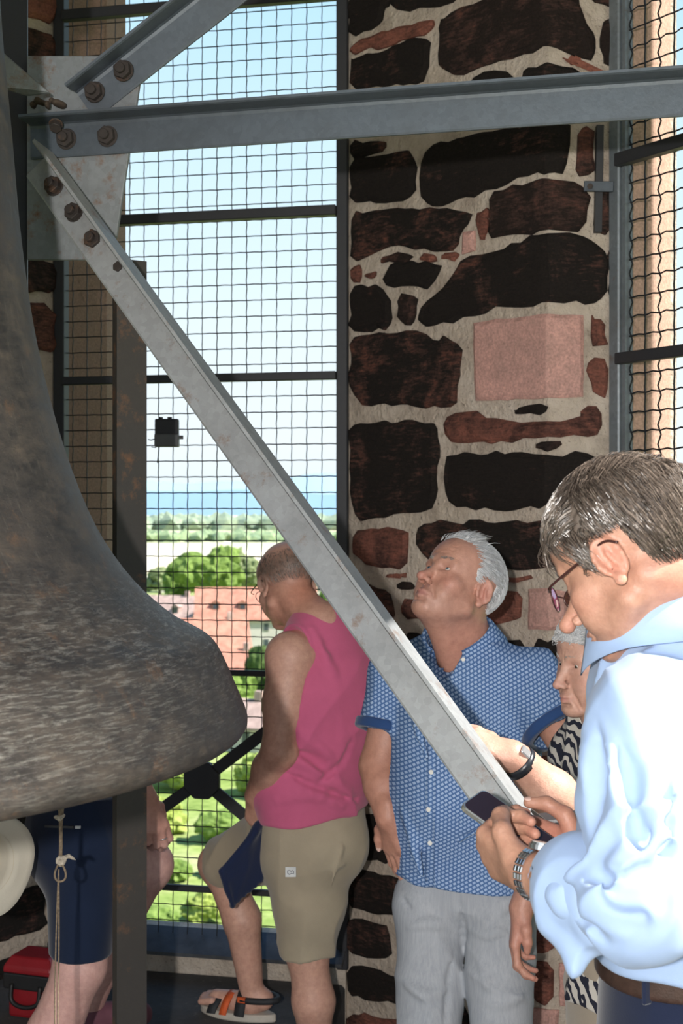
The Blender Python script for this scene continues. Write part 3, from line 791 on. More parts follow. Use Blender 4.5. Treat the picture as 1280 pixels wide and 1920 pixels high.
# saltire brace with a hub plate between the two lower rails
zt, zb = zy(1258, 4.5), zy(1662, 4.5); zc = (zt+zb)/2; uc = L1*.518
for u, z in ((.02, zt), (.02, zb), (L1-.02, zt), (L1-.02, zb)):
    bm = bmesh.new(); add_bar(bm, Q1(uc, zc, -.022), Q1(u, z, -.022), .04, .012, n1); bevel(bm, .002); bm_obj('brace', bm, M_DARKSTEEL, win1)
bm = bmesh.new(); c = [Q1(uc + .068*math.cos(PI/8+k*PI/4), zc + .068*math.sin(PI/8+k*PI/4), -.035) for k in range(8)]
add_prism(bm, c, n1*.022); bevel(bm, .003); bm_obj('hub_plate', bm, M_DARKSTEEL, win1)
win2, Q2, L2 = grille('window_2', W2L + t2*.01, W2R, n2, SILL-.03, 3.75, [(zy(308, 3.78), .036), (zy(676, 3.78), .032), (zy(1120, 3.78), .03), (zy(1660, 3.78), .03), (zy(-120, 3.78), .036)], off=.0, wire=.0025, crimp=.0026)
bm = bmesh.new(); add_bar(bm, Q2(.046, SILL, -.004), Q2(.046, 3.7, -.004), .012, .03, n2); bm_obj('frame_lip', bm, M_FRAME, win2)
# the fixing lug between the right window frame and the pier, with its slot
bm = bmesh.new(); a, b = P(1094, 349, 3.745), P(1150, 350, 3.74); add_bar(bm, a, b, .030, .006, Vector((0, 1, 0))); bevel(bm, .002); bm_obj('fixing_lug', bm, M_GALV, win2)
bm = bmesh.new(); add_tube(bm, [P(1106, 349, 3.745), P(1106, 349, 3.725)], .009, 6); bm_obj('lug_bolt', bm, M_RUSTBOLT, win2)
bm = bmesh.new(); add_bar(bm, P(1124, 236, 3.765), P(1120, 436, 3.765), .020, .022, Vector((0, 1, 0))); bm_obj('anchor_bar', bm, M_DARKSTEEL, win2)
# ------------------------------------------------------------------ the bell
def bell_mat():
    m, nt, b = new_mat('bell_bronze_patina')
    co = N(nt, 'ShaderNodeTexCoord').outputs['Object']
    n = noise(nt, 3.2, 8, .7, co); n2 = noise(nt, 11, 9, .78, co, (1, 1, 2.2)); n3 = noise(nt, 55, 6, .7, co)
    c = ramp(nt, n2, [(.30, (.020, .018, .018)), (.44, (.052, .045, .040)), (.56, (.105, .086, .070)), (.70, (.175, .135, .100))])
    c = mix(nt, ramp(nt, n, [(.42, (0, 0, 0)), (.64, (.7, .7, .7))]), c, mix(nt, n3, (.034, .037, .045), (.080, .066, .054)))
    c = mix(nt, ramp(nt, noise(nt, 13, 8, .78, co), [(.58, (0, 0, 0)), (.70, (.75, .75, .75))]), c, (.20, .112, .062))
    # pale rubbed streaks around the sound bow and steep scratches on the waist
    z = N(nt, 'ShaderNodeSeparateXYZ'); nt.links.new(co, z.inputs[0])
    cyl = N(nt, 'ShaderNodeCombineXYZ')
    nt.links.new(math_(nt, 'ARCTAN2', z.outputs[1], z.outputs[0]), cyl.inputs[0]); nt.links.new(z.outputs[2], cyl.inputs[2])
    st = noise(nt, 22, 9, .85, cyl.outputs[0], (.8, 1, 9), .5, (0, .12, 0))
    low = ramp(nt, z.outputs[2], [(.0, (.25, .25, .25)), (.05, (1, 1, 1)), (.19, (.9, .9, .9)), (.30, (0, 0, 0))])
    f = math_(nt, 'MULTIPLY', ramp(nt, st, [(.50, (0, 0, 0)), (.64, (1, 1, 1))]), low)
    f = math_(nt, 'MULTIPLY', f, ramp(nt, noise(nt, 2.6, 3, .5, co), [(.40, (0, 0, 0)), (.60, (1, 1, 1))]))
    c = mix(nt, f, c, (.34, .325, .285))
    s2 = noise(nt, 15, 8, .82, cyl.outputs[0], (6, 1, 1.3), .8, (0, -.5, 0))
    f2 = math_(nt, 'MULTIPLY', ramp(nt, s2, [(.57, (0, 0, 0)), (.68, (1, 1, 1))]), ramp(nt, z.outputs[2], [(.18, (0, 0, 0)), (.30, (.75, .75, .75))]))
    c = mix(nt, f2, c, (.24, .215, .175))
    specks = ramp(nt, noise(nt, 170, 3, .6, co), [(.70, (0, 0, 0)), (.76, (1, 1, 1))])
    c = mix(nt, math_(nt, 'MULTIPLY', specks, .55), c, (.36, .32, .26))
    setc(nt, b, c); b.inputs['Metallic'].default_value = .38
    nt.links.new(ramp(nt, n2, [(.3, (.36, .36, .36)), (.7, (.62, .62, .62))]), b.inputs['Roughness'])
    bump(nt, b, math_(nt, 'ADD', math_(nt, 'MULTIPLY', n2, .8), math_(nt, 'ADD', n3, math_(nt, 'MULTIPLY', st, .6))), .35, .006)
    return m
BC = Vector((-.98, 2.1, 0)); BD = math.hypot(.98, 2.1); BB = math.atan2(-.98, 2.1)
def sil(x, y):
    a = math.atan((x-640)/F_PX); r = BD*math.sin(a - BB); d = math.sqrt(BD*BD - r*r)*math.cos(a)
    return r, H - (y-960)/F_PX*d
prof = [sil(*p) for p in ((462, 1366), (467, 1345), (455, 1318), (432, 1262), (416, 1226), (405, 1207), (392, 1195), (378, 1186), (352, 1173), (330, 1161), (290, 1128), (250, 1090), (212, 1040), (180, 990), (148, 918), (120, 840), (92, 745), (70, 650), (56, 570), (45, 490), (34, 395), (27, 300), (17, 190), (8, 110), (0, 0))]
zr = prof[0][1]; Rr = prof[1][0]
inner = [(.30, 2.80), (.345, 2.68), (.37, 2.4), (.40, 2.15), (.455, 1.9), (.55, 1.68), (.68, 1.53), (Rr-.10, zr+.05), (Rr-.055, zr-.004)]
top = [(.415, 2.70), (.39, 2.77), (.33, 2.83), (.24, 2.86), (.0, 2.88)]
prof = inner + [(Rr-.03, zr-.012)] + prof + top
bell = empty('church_bell', (BC.x, BC.y, zr), 'huge scratched dark bronze bell with flared lip hanging beside the visitors', 'bell')
NS = 160; vs_, fs_ = [], []
for r, z in prof:
    for k in range(NS): a = 2*PI*k/NS; vs_.append((BC.x + r*math.cos(a), BC.y + r*math.sin(a), z))
for i in range(len(prof)-1):
    for k in range(NS): fs_.append((i*NS+k, i*NS+(k+1) % NS, (i+1)*NS+(k+1) % NS, (i+1)*NS+k))
bo = py_obj('bell_body', vs_, fs_, bell_mat(), bell, True)
sm = bo.modifiers.new('s', 'SUBSURF'); sm.levels = 1; sm.render_levels = 1
# crown loops and clapper (above and inside the mouth)
bm = bmesh.new()
for k in range(6):
    a = PI/3*k; c = Vector((BC.x, BC.y, 2.86)); d = Vector((math.cos(a), math.sin(a), 0))
    add_tube(bm, [c + d*.20, c + d*.22 + Vector((0,0,.1)), c + d*.14 + Vector((0,0,.2)), c + d*.04 + Vector((0,0,.22))], .032, 8)
bm_obj('crown', bm, M_POST, bell, True)
bm = bmesh.new(); add_tube(bm, [BC + Vector((0,0,2.7)), BC + Vector((0,0,1.75)), BC + Vector((0,0,1.62)), BC + Vector((0,0,1.50)), BC + Vector((0,0,1.40)), BC + Vector((0,0,1.30))], [.03, .035, .07, .10, .07, .04], 14)
bm_obj('clapper', bm, M_POST, bell, True)

# ------------------------------------------------------------------ the steel bell frame, bolted together: one thing
FR = lambda x: (2.95 - .232*.468)/(1 + .232*(x-640)/F_PX)     # depth of the frame's plane at column x
frame = empty('bell_stand', (-.49, 3.0, 0), 'galvanised steel bell stand with bolted gusset plate and long diagonal brace', 'bell stand')
fdir = Vector((1, -.232, 0)).normalized(); fnor = Vector((-.232, -1, 0)).normalized()
def angle_bar(name, A, B, w, g, wW, gW, t, mat, ext=0.0, rough=True):
    """rolled steel angle: heel line A -> B, one leg along w, the other along g"""
    A, B = Vector(A), Vector(B); ax = (B-A).normalized(); B = B + ax*ext
    w = Vector(w); w = (w - ax*w.dot(ax)).normalized(); g = Vector(g); g = (g - ax*g.dot(ax) - w*g.dot(w)*.999).normalized()
    r = .009; sec = [(0, 0), (wW, 0), (wW, t*.7), (wW-.004, t), (t+r, t), (t+r*.3, t+r*.3), (t, t+r), (t, gW-.004), (t*.7, gW), (0, gW)]
    bm = bmesh.new(); n = 14; rings = []
    for i in range(n+1):
        c = A + (B-A)*(i/n); rings.append([bm.verts.new(c + w*a + g*b) for a, b in sec])
    for i in range(n):
        for k in range(len(sec)): bm.faces.new((rings[i][k], rings[i][(k+1) % len(sec)], rings[i+1][(k+1) % len(sec)], rings[i+1][k]))
    bm.faces.new(rings[0][::-1]); bm.faces.new(rings[-1]); bmesh.ops.recalc_face_normals(bm, faces=bm.faces)
    return bm_obj(name, bm, mat, frame), w, g
Z = Vector((0, 0, 1))
# horizontal beam
bz = H + 743/F_PX*2.95
pa = Vector(((60-640)/F_PX*FR(60), FR(60), bz)); pb = Vector((1.30, 2.95 - .232*(1.30+.468), bz))
angle_bar('cross_beam', pa, pb, -Z, fnor, .084, .068, .008, M_GALV)
# gusset plate
gp = [(50,104),(200,104),(262,146),(250,230),(240,290),(218,440),(200,487),(78,487),(50,487)]
bm = bmesh.new(); add_prism(bm, [P(x, y, FR(x)+.004) for x, y in gp], -fnor*.012); bevel(bm, .002); bm_obj('gusset_plate', bm, M_PLATE, frame)
# upper brace
ua = P(142, 170, FR(142)-.006); ub = P(356, 0, FR(356)-.006)
angle_bar('upper_brace', ua, ub, Vector((.6, 0, -.8)), fnor, .080, .075, .008, M_GALV, 1.3)
# long lower brace, coming forward to the visitors
KA, KB = P(100, 287, 2.93), P(1012, 1537, 2.25)
ax = (KB-KA).normalized(); g0 = Vector((0, -1, 0)); g0 = (g0 - ax*g0.dot(ax)).normalized(); w0 = ax.cross(g0).normalized()
if w0.x > 0: w0 = -w0
ca, sa = math.cos(math.radians(11)), math.sin(math.radians(11))
gL = g0*ca + w0*sa; wL = w0*ca - g0*sa
brace_o, _, _ = angle_bar('diagonal_brace', KA, KB, wL, gL, .080, .072, .009, steel_mat('galvanised_brace_steel', (.27, .282, .29), .5, .1, .2), .03)
# foot of the brace: a rail running on to the right behind the visitors
bm = bmesh.new(); ra, rb = KB + Vector((.0, .02, -.035)), Vector((1.25, 2.50, KB.z-.02))
add_bar(bm, ra, rb, .06, .07, Z); bevel(bm, .004); bm_obj('side_rail', bm, M_DARKSTEEL, frame)
bm = bmesh.new(); add_bar(bm, KB + Vector((-.03, -.008, .0)), KB + Vector((.03, -.012, -.045)), .05, .012, Vector((0, 1, 0))); bm_obj('foot_cleat', bm, M_POST, frame)
# upright post and the column behind the bell
def tube_post(name, c, half, rz, z0, z1, mat, lip=.012):
    R = Matrix.Rotation(rz, 3, 'Z'); bm = bmesh.new()
    add_box(bm, (c.x, c.y, (z0+z1)/2), (half[0], half[1], (z1-z0)/2), R)
    add_box(bm, Vector((c.x, c.y, (z0+z1)/2)) + R @ Vector((-half[0]-lip*.5, -half[1]+.004, 0)), (lip*.5, .004, (z1-z0)/2), R)
    return bm_obj(name, bm, mat, frame)
tube_post('post', Vector((-.494, 3.06, 0)), (.031, .028), math.radians(32), 0, zy(485, 3.02), M_POST)
bm = bmesh.new(); add_box(bm, (-.494, 3.06, .006), (.09, .09, .006)); bm_obj('base_plate', bm, M_POST, frame)
c0 = P(5, 0, 3.06)
tube_post('column', Vector((c0.x, 3.08, 0)), (.052, .04), math.radians(12), 1.45, 3.6, M_DARKSTEEL)
bm = bmesh.new(); add_box(bm, (c0.x-.5, 3.22, 1.5), (.62, .04, .05)); bm_obj('rear_beam', bm, M_DARKSTEEL, frame)
bm = bmesh.new(); add_box(bm, (c0.x-.02, 3.06, 2.99), (.14, .05, .035)); bm_obj('top_rail', bm, M_DARKSTEEL, frame)
# triangular bracket and its rusty seat
bm = bmesh.new(); add_prism(bm, [P(8, 100, 2.86), P(96, 176, 2.9), P(52, 181, 2.9), P(8, 168, 2.86)], fnor*.014); bevel(bm, .002); bm_obj('bracket', bm, M_PLATE, frame)
FB = Field(); rr = random.Random(3)
for k in range(7): FB.ell(P(62 + 9*k, 197 - 4*((k*2) % 3), FR(80)-.03 - .012*(k % 2)), (.006+.006*rr.random(), .018, .005+.005*rr.random()), None, .003)
FB.mesh('rust_seat', .004, steel_mat('flaking_rust', (.07, .05, .035), .9, .05, .2), frame)
def bolt(x, y, d, r=.021, shank=True, n=fnor):
    c = P(x, y, d); bm = bmesh.new(); R = frame_of(Vector((0,0,0)), n); u, v = R.col[0], R.col[2]
    for rad, z0, z1 in ((r*1.15, .0, .003), (r, .003, .017)):
        seg = 6 if rad == r else 16
        add_prism(bm, [c + (u*math.cos(2*PI*k/seg+.4) + v*math.sin(2*PI*k/seg+.4))*rad + n*z0 for k in range(seg)], n*(z1-z0))
    if shank: add_prism(bm, [c + (u*math.cos(2*PI*k/10) + v*math.sin(2*PI*k/10))*r*.55 + n*.017 for k in range(10)], n*.011)
    bevel(bm, .0012); bm_obj('bolt', bm, M_RUSTBOLT, frame)
for x, y in ((232, 133), (178, 173)): bolt(x, y, FR(x)-.018)
for x, y in ((125, 261), (202, 256)): bolt(x, y, FR(x)-.012)
bolt(105, 232, FR(105)-.05, .014, False, Vector((0, -.6, -.8)))
for x, y, r in ((103, 350, .020), (141, 400, .020), (178, 451, .021), (227, 504, .012)):
    k = (x-103)/900.0; bolt(x, y, 2.895 - .66*k, r, r > .015, (-(wL.cross(ax))).normalized() if (wL.cross(ax)).y > 0 else wL.cross(ax).normalized())
# ------------------------------------------------------------------ bell rope with its knotted loop
M_ROPE = simple('hemp_rope', (.20, .15, .10), .9, 0, .3, 160, .5)
rope = empty('bell_rope', P(110, 1920, 2.75), 'thin brown bell rope with a knotted loop hanging before navy shorts', 'rope')
RD = 2.72
bm = bmesh.new()
add_tube(bm, spline([P(108, 1440, RD), P(113, 1530, RD), P(114, 1580, RD), P(113, 1612, RD)]), .0042, 7)
add_tube(bm, spline([P(122, 1440, RD), P(117, 1520, RD), P(115, 1545, RD)]), .0035, 7)
for x in (103, 108.5): add_tube(bm, spline([P(110, 1630, RD), P(x+2, 1760, RD), P(x, 1920, RD), P(x, 2290, RD)]), .0018, 6)
bm_obj('cord', bm, M_ROPE, rope, True)
bm = bmesh.new()
add_tube(bm, [P(113 + 10*math.sin(2*PI*k/18)*(1-.35*math.cos(2*PI*k/18)), 1636 - 17*math.cos(2*PI*k/18), RD-.004) for k in range(18)], .0024, 6, closed=True)
bm_obj('loop', bm, M_ROPE, rope, True)
FK_ = Field()
for k in range(7):
    a = 2*PI*k/7; FK_.cone(P(114 + 7*math.cos(a), 1614 + 6*math.sin(a), RD-.004), P(114 - 5*math.sin(a), 1614 + 8*math.cos(a), RD+.003), .0042, .0042, .002)
FK_.chain([P(120, 1608, RD), P(129, 1605, RD), P(136, 1609, RD), P(141, 1612, RD)], [.0045, .004, .0028, .0015], .003)
M_TWINE = simple('frayed_twine', (.42, .37, .30), .9, 0, .3, 200, .5)
FK_.mesh('knot', .0016, M_TWINE, rope)
FK2 = Field(); FK2.chain([P(104, 1532, RD), P(112, 1534, RD), P(119, 1529, RD)], [.004, .006, .004], .003); FK2.mesh('lashing', .0016, M_TWINE, rope)
# ------------------------------------------------------------------ weather sensor wired to the grille
sens = empty('sensor_box', P(313, 812, 4.45), 'small black sensor box fixed to the wire mesh of the window ahead', 'sensor')
sd = 4.46
bm = bmesh.new(); a = P(313, 801, sd); add_box(bm, a, (.040, .016, .028)); bevel(bm, .005, 2)
for dx in (-12, 5): add_tube(bm, [P(313+dx, 788, sd), P(313+dx, 782, sd)], .008, 8)
bm_obj('housing', bm, M_DARKSTEEL, sens)
bm = bmesh.new(); add_box(bm, P(313, 826, sd-.004), (.041, .02, .022)); bevel(bm, .004, 2); bm_obj('cover', bm, simple('grey_plastic', (.10, .105, .11), .5), sens)
bm = bmesh.new(); add_box(bm, P(340, 820, sd), (.006, .006, .006)); bm_obj('clamp', bm, M_DARKSTEEL, sens)
for pts, r_ in (([P(291, 823, sd), P(283, 825, sd), P(278, 824, sd+.04)], .002), ([P(298, 838, sd), P(297, 852, sd), P(295, 868, sd)], .0022), ([P(292, 839, sd), P(284, 838, sd+.03)], .002)):
    bm = bmesh.new(); add_tube(bm, pts, r_, 5); bm_obj('cable', bm, M_DARKSTEEL, sens)
# ------------------------------------------------------------------ the country below the tower
GZ = -24.0
def G(x, y):
    """point of the ground seen at pixel x, y"""
    d = (H - GZ)*F_PX/(y - 960.0); return Vector(((x-640)/F_PX*d, d, GZ))
def ground_mat():
    m, nt, b = new_mat('meadows_and_fields')
    co = N(nt, 'ShaderNodeNewGeometry').outputs['Position']
    n = noise(nt, .12, 8, .65, co); n2 = noise(nt, .9, 6, .7, co)
    g = ramp(nt, n, [(.34, (.11, .17, .04)), (.48, (.24, .32, .09)), (.58, (.38, .42, .18)), (.68, (.50, .46, .30))])
    g = mix(nt, .45, g, ramp(nt, n2, [(.35, (.08, .14, .03)), (.65, (.32, .40, .13))]))
    v = N(nt, 'ShaderNodeTexVoronoi'); v.inputs['Scale'].default_value = .0055; nt.links.new(co, v.inputs['Vector'])
    mp = N(nt, 'ShaderNodeMapping'); mp.inputs['Scale'].default_value = (.35, 1, 1); nt.links.new(co, mp.inputs[0]); nt.links.new(mp.outputs[0], v.inputs['Vector'])
    s = N(nt, 'ShaderNodeSeparateColor'); nt.links.new(v.outputs['Color'], s.inputs[0])
    f = ramp(nt, s.outputs[0], [(.0, (.62, .54, .36)), (.35, (.66, .60, .42)), (.55, (.50, .52, .34)), (.75, (.58, .56, .44))], 'CONSTANT')
    y = N(nt, 'ShaderNodeSeparateXYZ'); nt.links.new(co, y.inputs[0])
    far = ramp(nt, math_(nt, 'MULTIPLY', y.outputs[1], .0005), [(.20, (0, 0, 0)), (.26, (1, 1, 1))])
    setc(nt, b, mix(nt, far, g, f)); b.inputs['Roughness'].default_value = 1; b.inputs['Specular IOR Level'].default_value = 0
    return m
bm = bmesh.new(); add_box(bm, (0, 8000, GZ-.5), (16000, 8100, .5))
tag(bm_obj('ground', bm, ground_mat()), kind='structure')
def leaf_mat(name, a, b_, sc=1.2):
    m, nt, b = new_mat(name)
    co = N(nt, 'ShaderNodeNewGeometry').outputs['Position']
    setc(nt, b, ramp(nt, noise(nt, sc, 6, .7, co), [(.35, a), (.65, b_)])); b.inputs['Roughness'].default_value = .9; b.inputs['Specular IOR Level'].default_value = .1
    return m
LEAF = [leaf_mat('dark_green_leaves', (.03, .055, .018), (.10, .15, .045)), leaf_mat('fresh_green_leaves', (.075, .13, .025), (.20, .28, .075)),
        leaf_mat('grey_green_leaves', (.11, .14, .065), (.24, .28, .14)), leaf_mat('yellow_green_leaves', (.15, .20, .035), (.34, .40, .11))]
M_TRUNK = simple('bark', (.10, .07, .05), .95)
def blob(bm, c, r, rz, rnd, sub=3):
    bmx = bmesh.ops.create_icosphere(bm, subdivisions=sub, radius=1.0)
    o = Vector((rnd.uniform(-9, 9), rnd.uniform(-9, 9), rnd.uniform(-9, 9)))
    for v in bmx['verts']:
        k = 1 + .36*mnoise.noise(v.co*1.9 + o) + .30*mnoise.noise(v.co*5.2 + o) + .16*mnoise.noise(v.co*11 + o)
        v.co = Vector((v.co.x*r*k, v.co.y*r*k, v.co.z*rz*k)) + Vector(c)
def tree(name, x, y, h, w, kind, label, seed, group=None, trunk=True):
    base = G(x, y); rnd = random.Random(seed)
    t = empty(name, base, label, 'bush' if name == 'bush' else 'tree', group)
    bm = bmesh.new(); n = 7
    for k in range(n):
        a = rnd.uniform(0, 6.28); q = rnd.uniform(0, .36)*w
        blob(bm, base + Vector((q*math.cos(a), q*math.sin(a), h*(rnd.uniform(.40, .76) if trunk else rnd.uniform(.25, .6)))), w*rnd.uniform(.22, .34), h*rnd.uniform(.2, .3), rnd)
    bm_obj('crown', bm, LEAF[kind], t)
    bm = bmesh.new(); add_tube(bm, [base + Vector((0, 0, -.3)), base + Vector((0, 0, h*.5))], [w*.05, w*.03], 6); bm_obj('trunk', bm, M_TRUNK, t)
    return t
TR = [  # name, pixel, height, width, foliage, label
('tree',300,1118,9,9,2,'grey-green tree left of the town gap beside the dark post'),('tree',345,1128,13,14,1,'fresh green round tree behind the bell, left of the tallest tree'),
('tree',410,1135,17,19,1,'tallest broad green tree in the middle of the view'),('tree',455,1120,15,14,2,'pale grey-green tree left of the balding head'),
('tree',370,1098,10,14,2,'pale tree rising behind the tallest broad tree'),('tree',310,1150,5,6,0,'small dark tree above the bell shoulder'),
('tree',625,1165,8,9,1,'green tree between the brace and the sleeveless shoulder'),('tree',600,1120,9,10,2,'grey-green tree behind the balding head'),
('tree',490,1330,8.5,5.5,0,'dark tall conifer-like tree in front of the red-roofed house'),('tree',440,1350,6,5,1,'green tree left of the dark tall tree'),
('tree',580,1340,9,6,0,'dark tree hidden behind the pink top'),('bush',330,1480,4,6,3,'yellow-green bush under the bell lip'),('bush',480,1490,4.5,6,3,'yellow-green bush behind the cross brace'),
('bush',420,1575,3.4,4,1,'fresh green bush under the hub plate'),('bush',300,1560,3.6,5,3,'yellow-green bush right of the raised bare knee'),('bush',305,1655,2.2,3.4,1,'fresh green bush in the lower garden by the knee'),
('bush',385,1730,2.4,3,3,'yellow-green bush low in the garden'),('bush',290,1745,2.0,2.8,1,'green bush lowest at the left of the garden'),('bush',630,1690,2.4,3.5,3,'yellow bush seen right of the khaki shorts'),
('bush',425,1640,1.8,3,3,'little yellow bush behind the dark blue cap'),('bush',620,1770,1.6,2.5,3,'lowest yellow bush right of the shorts')]
for i, (n_, x, y, h, w, k, l) in enumerate(TR): tree(n_, x, y, h, w, k, l, 40+i, 'trees of the town' if n_ == 'tree' else 'garden bushes', n_ == 'tree')
M_ROOF = simple('red_roof_tiles', (.44, .20, .14), .9, 0, .2, .9, 0); M_ROOF2 = simple('faded_roof_tiles', (.42, .30, .26), .9, 0, .2, .9, 0)
M_WALLW = simple('white_render', (.55, .52, .47), .9, 0, .08, .5, 0); M_WALLP = simple('pinkish_render', (.48, .31, .25), .9, 0, .08, .5, 0)
M_PANE = simple('dark_window_pane', (.06, .075, .09), .15, 0, .1, 1, 0)
def house(x, y, w, dp, hw, hr, rz, wall, roof, label, dormers=0, wins=4):
    base = G(x, y); t = empty('house', base, label, 'house', 'houses of the town')
    R = Matrix.Rotation(math.radians(rz), 3, 'Z'); T = lambda a, b, c: base + R @ Vector((a, b, c))
    bm = bmesh.new(); add_prism(bm, [T(-w/2, -dp/2, 0), T(-w/2, dp/2, 0), T(-w/2, dp/2, hw), T(-w/2, 0, hw+hr*.96), T(-w/2, -dp/2, hw)], R @ Vector((w, 0, 0))); bm_obj('wall', bm, wall, t)
    for s in (-1, 1):
        bm = bmesh.new(); o = .5
        add_prism(bm, [T(-w/2-o, s*(dp/2+o), hw-.35), T(w/2+o, s*(dp/2+o), hw-.35), T(w/2+o, 0, hw+hr+.1), T(-w/2-o, 0, hw+hr+.1)], (0, 0, .25)); bm_obj('roof', bm, roof, t)
    for k in range(wins):
        for r_ in range(max(1, int(hw//3))):
            u = -w/2 + w*(k+.5)/wins
            bm = bmesh.new(); add_box(bm, T(u, -dp/2-.03, 1.6 + r_*2.9), (.55, .06, .75), R); wf = bm_obj('window', bm, M_WALLW, t)
            bm = bmesh.new(); add_box(bm, T(u, -dp/2-.07, 1.6 + r_*2.9), (.45, .05, .65), R); bm_obj('pane', bm, M_PANE, wf)
    for k in range(dormers):
        u = -w/2 + w*(k+.7)/(dormers+.4); c = T(u, -dp*.30, hw+hr*.42)
        bm = bmesh.new(); add_box(bm, c, (.75, .9, .7), R); add_prism(bm, [c + R @ Vector((-.95, -1.0, .65)), c + R @ Vector((.95, -1.0, .65)), c + R @ Vector((0, -1.0, 1.25))], R @ Vector((0, 2, 0))); dm = bm_obj('dormer', bm, roof, t)
        bm = bmesh.new(); add_box(bm, c + R @ Vector((0, -.93, .05)), (.5, .05, .5), R); bm_obj('pane', bm, M_PANE, dm)
    bm = bmesh.new(); add_box(bm, T(w*.28, 0, hw+hr+.3), (.4, .4, .9), R); bm_obj('chimney', bm, M_ROOF2, t)
house(480, 1215, 22, 12, 6, 5.2, 4, M_WALLW, M_ROOF, 'long white house under a red tiled roof with dormers', 4, 6)
house(322, 1205, 12, 10, 5, 4, -18, M_WALLW, M_ROOF2, 'white house with faded roof left of the red-roofed one', 2, 3)
house(395, 1262, 11, 9, 4.5, 4, 12, M_WALLP, M_ROOF, 'pinkish house in front of the long white house', 0, 4)
house(425, 1300, 10, 8, 3, 3, -5, M_WALLP, M_ROOF, 'low pinkish house beside the bell lip', 0, 3)
house(640, 1250, 11, 9, 6, 4, 3, M_WALLW, M_ROOF2, 'white house hidden behind the pink top', 0, 3)
house(640, 1130, 18, 10, 6, 4, 6, M_WALLW, M_ROOF2, 'distant white house right of the balding head', 0, 4)
house(330, 1110, 10, 8, 4, 3, 8, M_WALLW, M_ROOF2, 'distant small white house among trees beside the post', 0, 3)
house(455, 1400, 7, 6, 2.8, 2.2, -20, M_WALLW, M_ROOF2, 'small garden house behind the cross brace', 0, 2)
# far woods: a strip of many crowns; the hills behind; haze is put into their colours
def woods(name, y, xr, n, h, mat, label, seed, spread):
    rnd = random.Random(seed); bm = bmesh.new()
    for i in range(n):
        c = G(rnd.uniform(*xr), y); c.y += rnd.uniform(-spread, spread); c.z += h*.35
        blob(bm, c, h*rnd.uniform(.7, 1.3), h*rnd.uniform(.45, .75), rnd, 1)
    tag(bm_obj(name, bm, mat), label, 'woods', None, 'stuff')
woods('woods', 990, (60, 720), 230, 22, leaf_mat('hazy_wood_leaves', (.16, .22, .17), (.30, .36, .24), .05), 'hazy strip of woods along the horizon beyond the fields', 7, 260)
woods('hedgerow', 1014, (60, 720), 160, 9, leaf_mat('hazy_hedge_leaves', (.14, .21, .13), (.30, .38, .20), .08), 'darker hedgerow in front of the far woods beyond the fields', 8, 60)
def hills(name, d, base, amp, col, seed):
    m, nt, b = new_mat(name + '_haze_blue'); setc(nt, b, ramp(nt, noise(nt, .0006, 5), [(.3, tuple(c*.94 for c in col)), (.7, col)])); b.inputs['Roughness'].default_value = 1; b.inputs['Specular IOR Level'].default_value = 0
    vs_, fs_ = [], []; n = 90
    for i in range(n+1):
        x = -.6*d + 1.2*d*i/n
        h = base + amp*(mnoise.noise(Vector((i*.09+seed, seed, 0)))*1.0 + .35*mnoise.noise(Vector((i*.31, seed, 3))))
        vs_ += [(x, d-1800, GZ), (x, d-300, GZ + h*.72), (x, d, GZ + h), (x, d+2500, GZ)]
    for i in range(n):
        for k in range(3): fs_.append((i*4+k, i*4+4+k, i*4+5+k, i*4+1+k))
    tag(py_obj(name, vs_, fs_, m, None, True), kind='structure')
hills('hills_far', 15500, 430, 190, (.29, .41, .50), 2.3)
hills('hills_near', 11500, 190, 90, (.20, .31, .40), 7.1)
# ------------------------------------------------------------------ people: common pieces
def vnoise(X, f, seed=0):
    """smooth value noise on points"""
    p = X*np.asarray(f, dtype=f32) + 100.0; i = np.floor(p).astype(np.int64); t = (p - i).astype(f32); t = t*t*(3-2*t)
    out = 0
    for a in (0, 1):
        for b in (0, 1):
            for c in (0, 1):
                h = ((i[..., 0]+a)*73856093) ^ ((i[..., 1]+b)*19349663) ^ ((i[..., 2]+c)*83492791) ^ (seed*2654435)
                h = (h*1103515245 + 12345) & 0x7fffffff; h = (h ^ (h >> 13))*1274126177 & 0x7fffffff
                w = (t[..., 0] if a else 1-t[..., 0])*(t[..., 1] if b else 1-t[..., 1])*(t[..., 2] if c else 1-t[..., 2])
                out = out + w*(h/f32(0x7fffffff)).astype(f32)
    return out
def folds(amp, f=(9, 9, 4), seed=1, rot=None, ridge=True):
    R = None if rot is None else np.array(Euler(rot).to_matrix(), dtype=f32)
    def fn(X):
        Y = X if R is None else X @ R
        w = vnoise(Y, (5, 5, 5), seed+7)*.5
        n = vnoise(Y + w[..., None]*.12, f, seed)
        r = 1 - np.abs(2*n-1)
        return amp*(r**2.2 - .35) if ridge else amp*(n-.5)
    return fn
def cloth_mat(name, c, var=.06, weave=420, bmp=.15, rough=.85, sheen=.25):
    m, nt, b = new_mat(name)
    setc(nt, b, ramp(nt, noise(nt, 9, 5, .6), [(.3, tuple(v*(1-var) for v in c)), (.7, tuple(min(1, v*(1+var)) for v in c))]))
    b.inputs['Roughness'].default_value = rough; b.inputs['Specular IOR Level'].default_value = .2
    b.inputs['Sheen Weight'].default_value = sheen; b.inputs['Sheen Roughness'].default_value = .5
    bump(nt, b, math_(nt, 'ADD', noise(nt, weave, 2), noise(nt, 30, 4)), bmp, .003)
    return m
SKIN = skin_mat('skin')
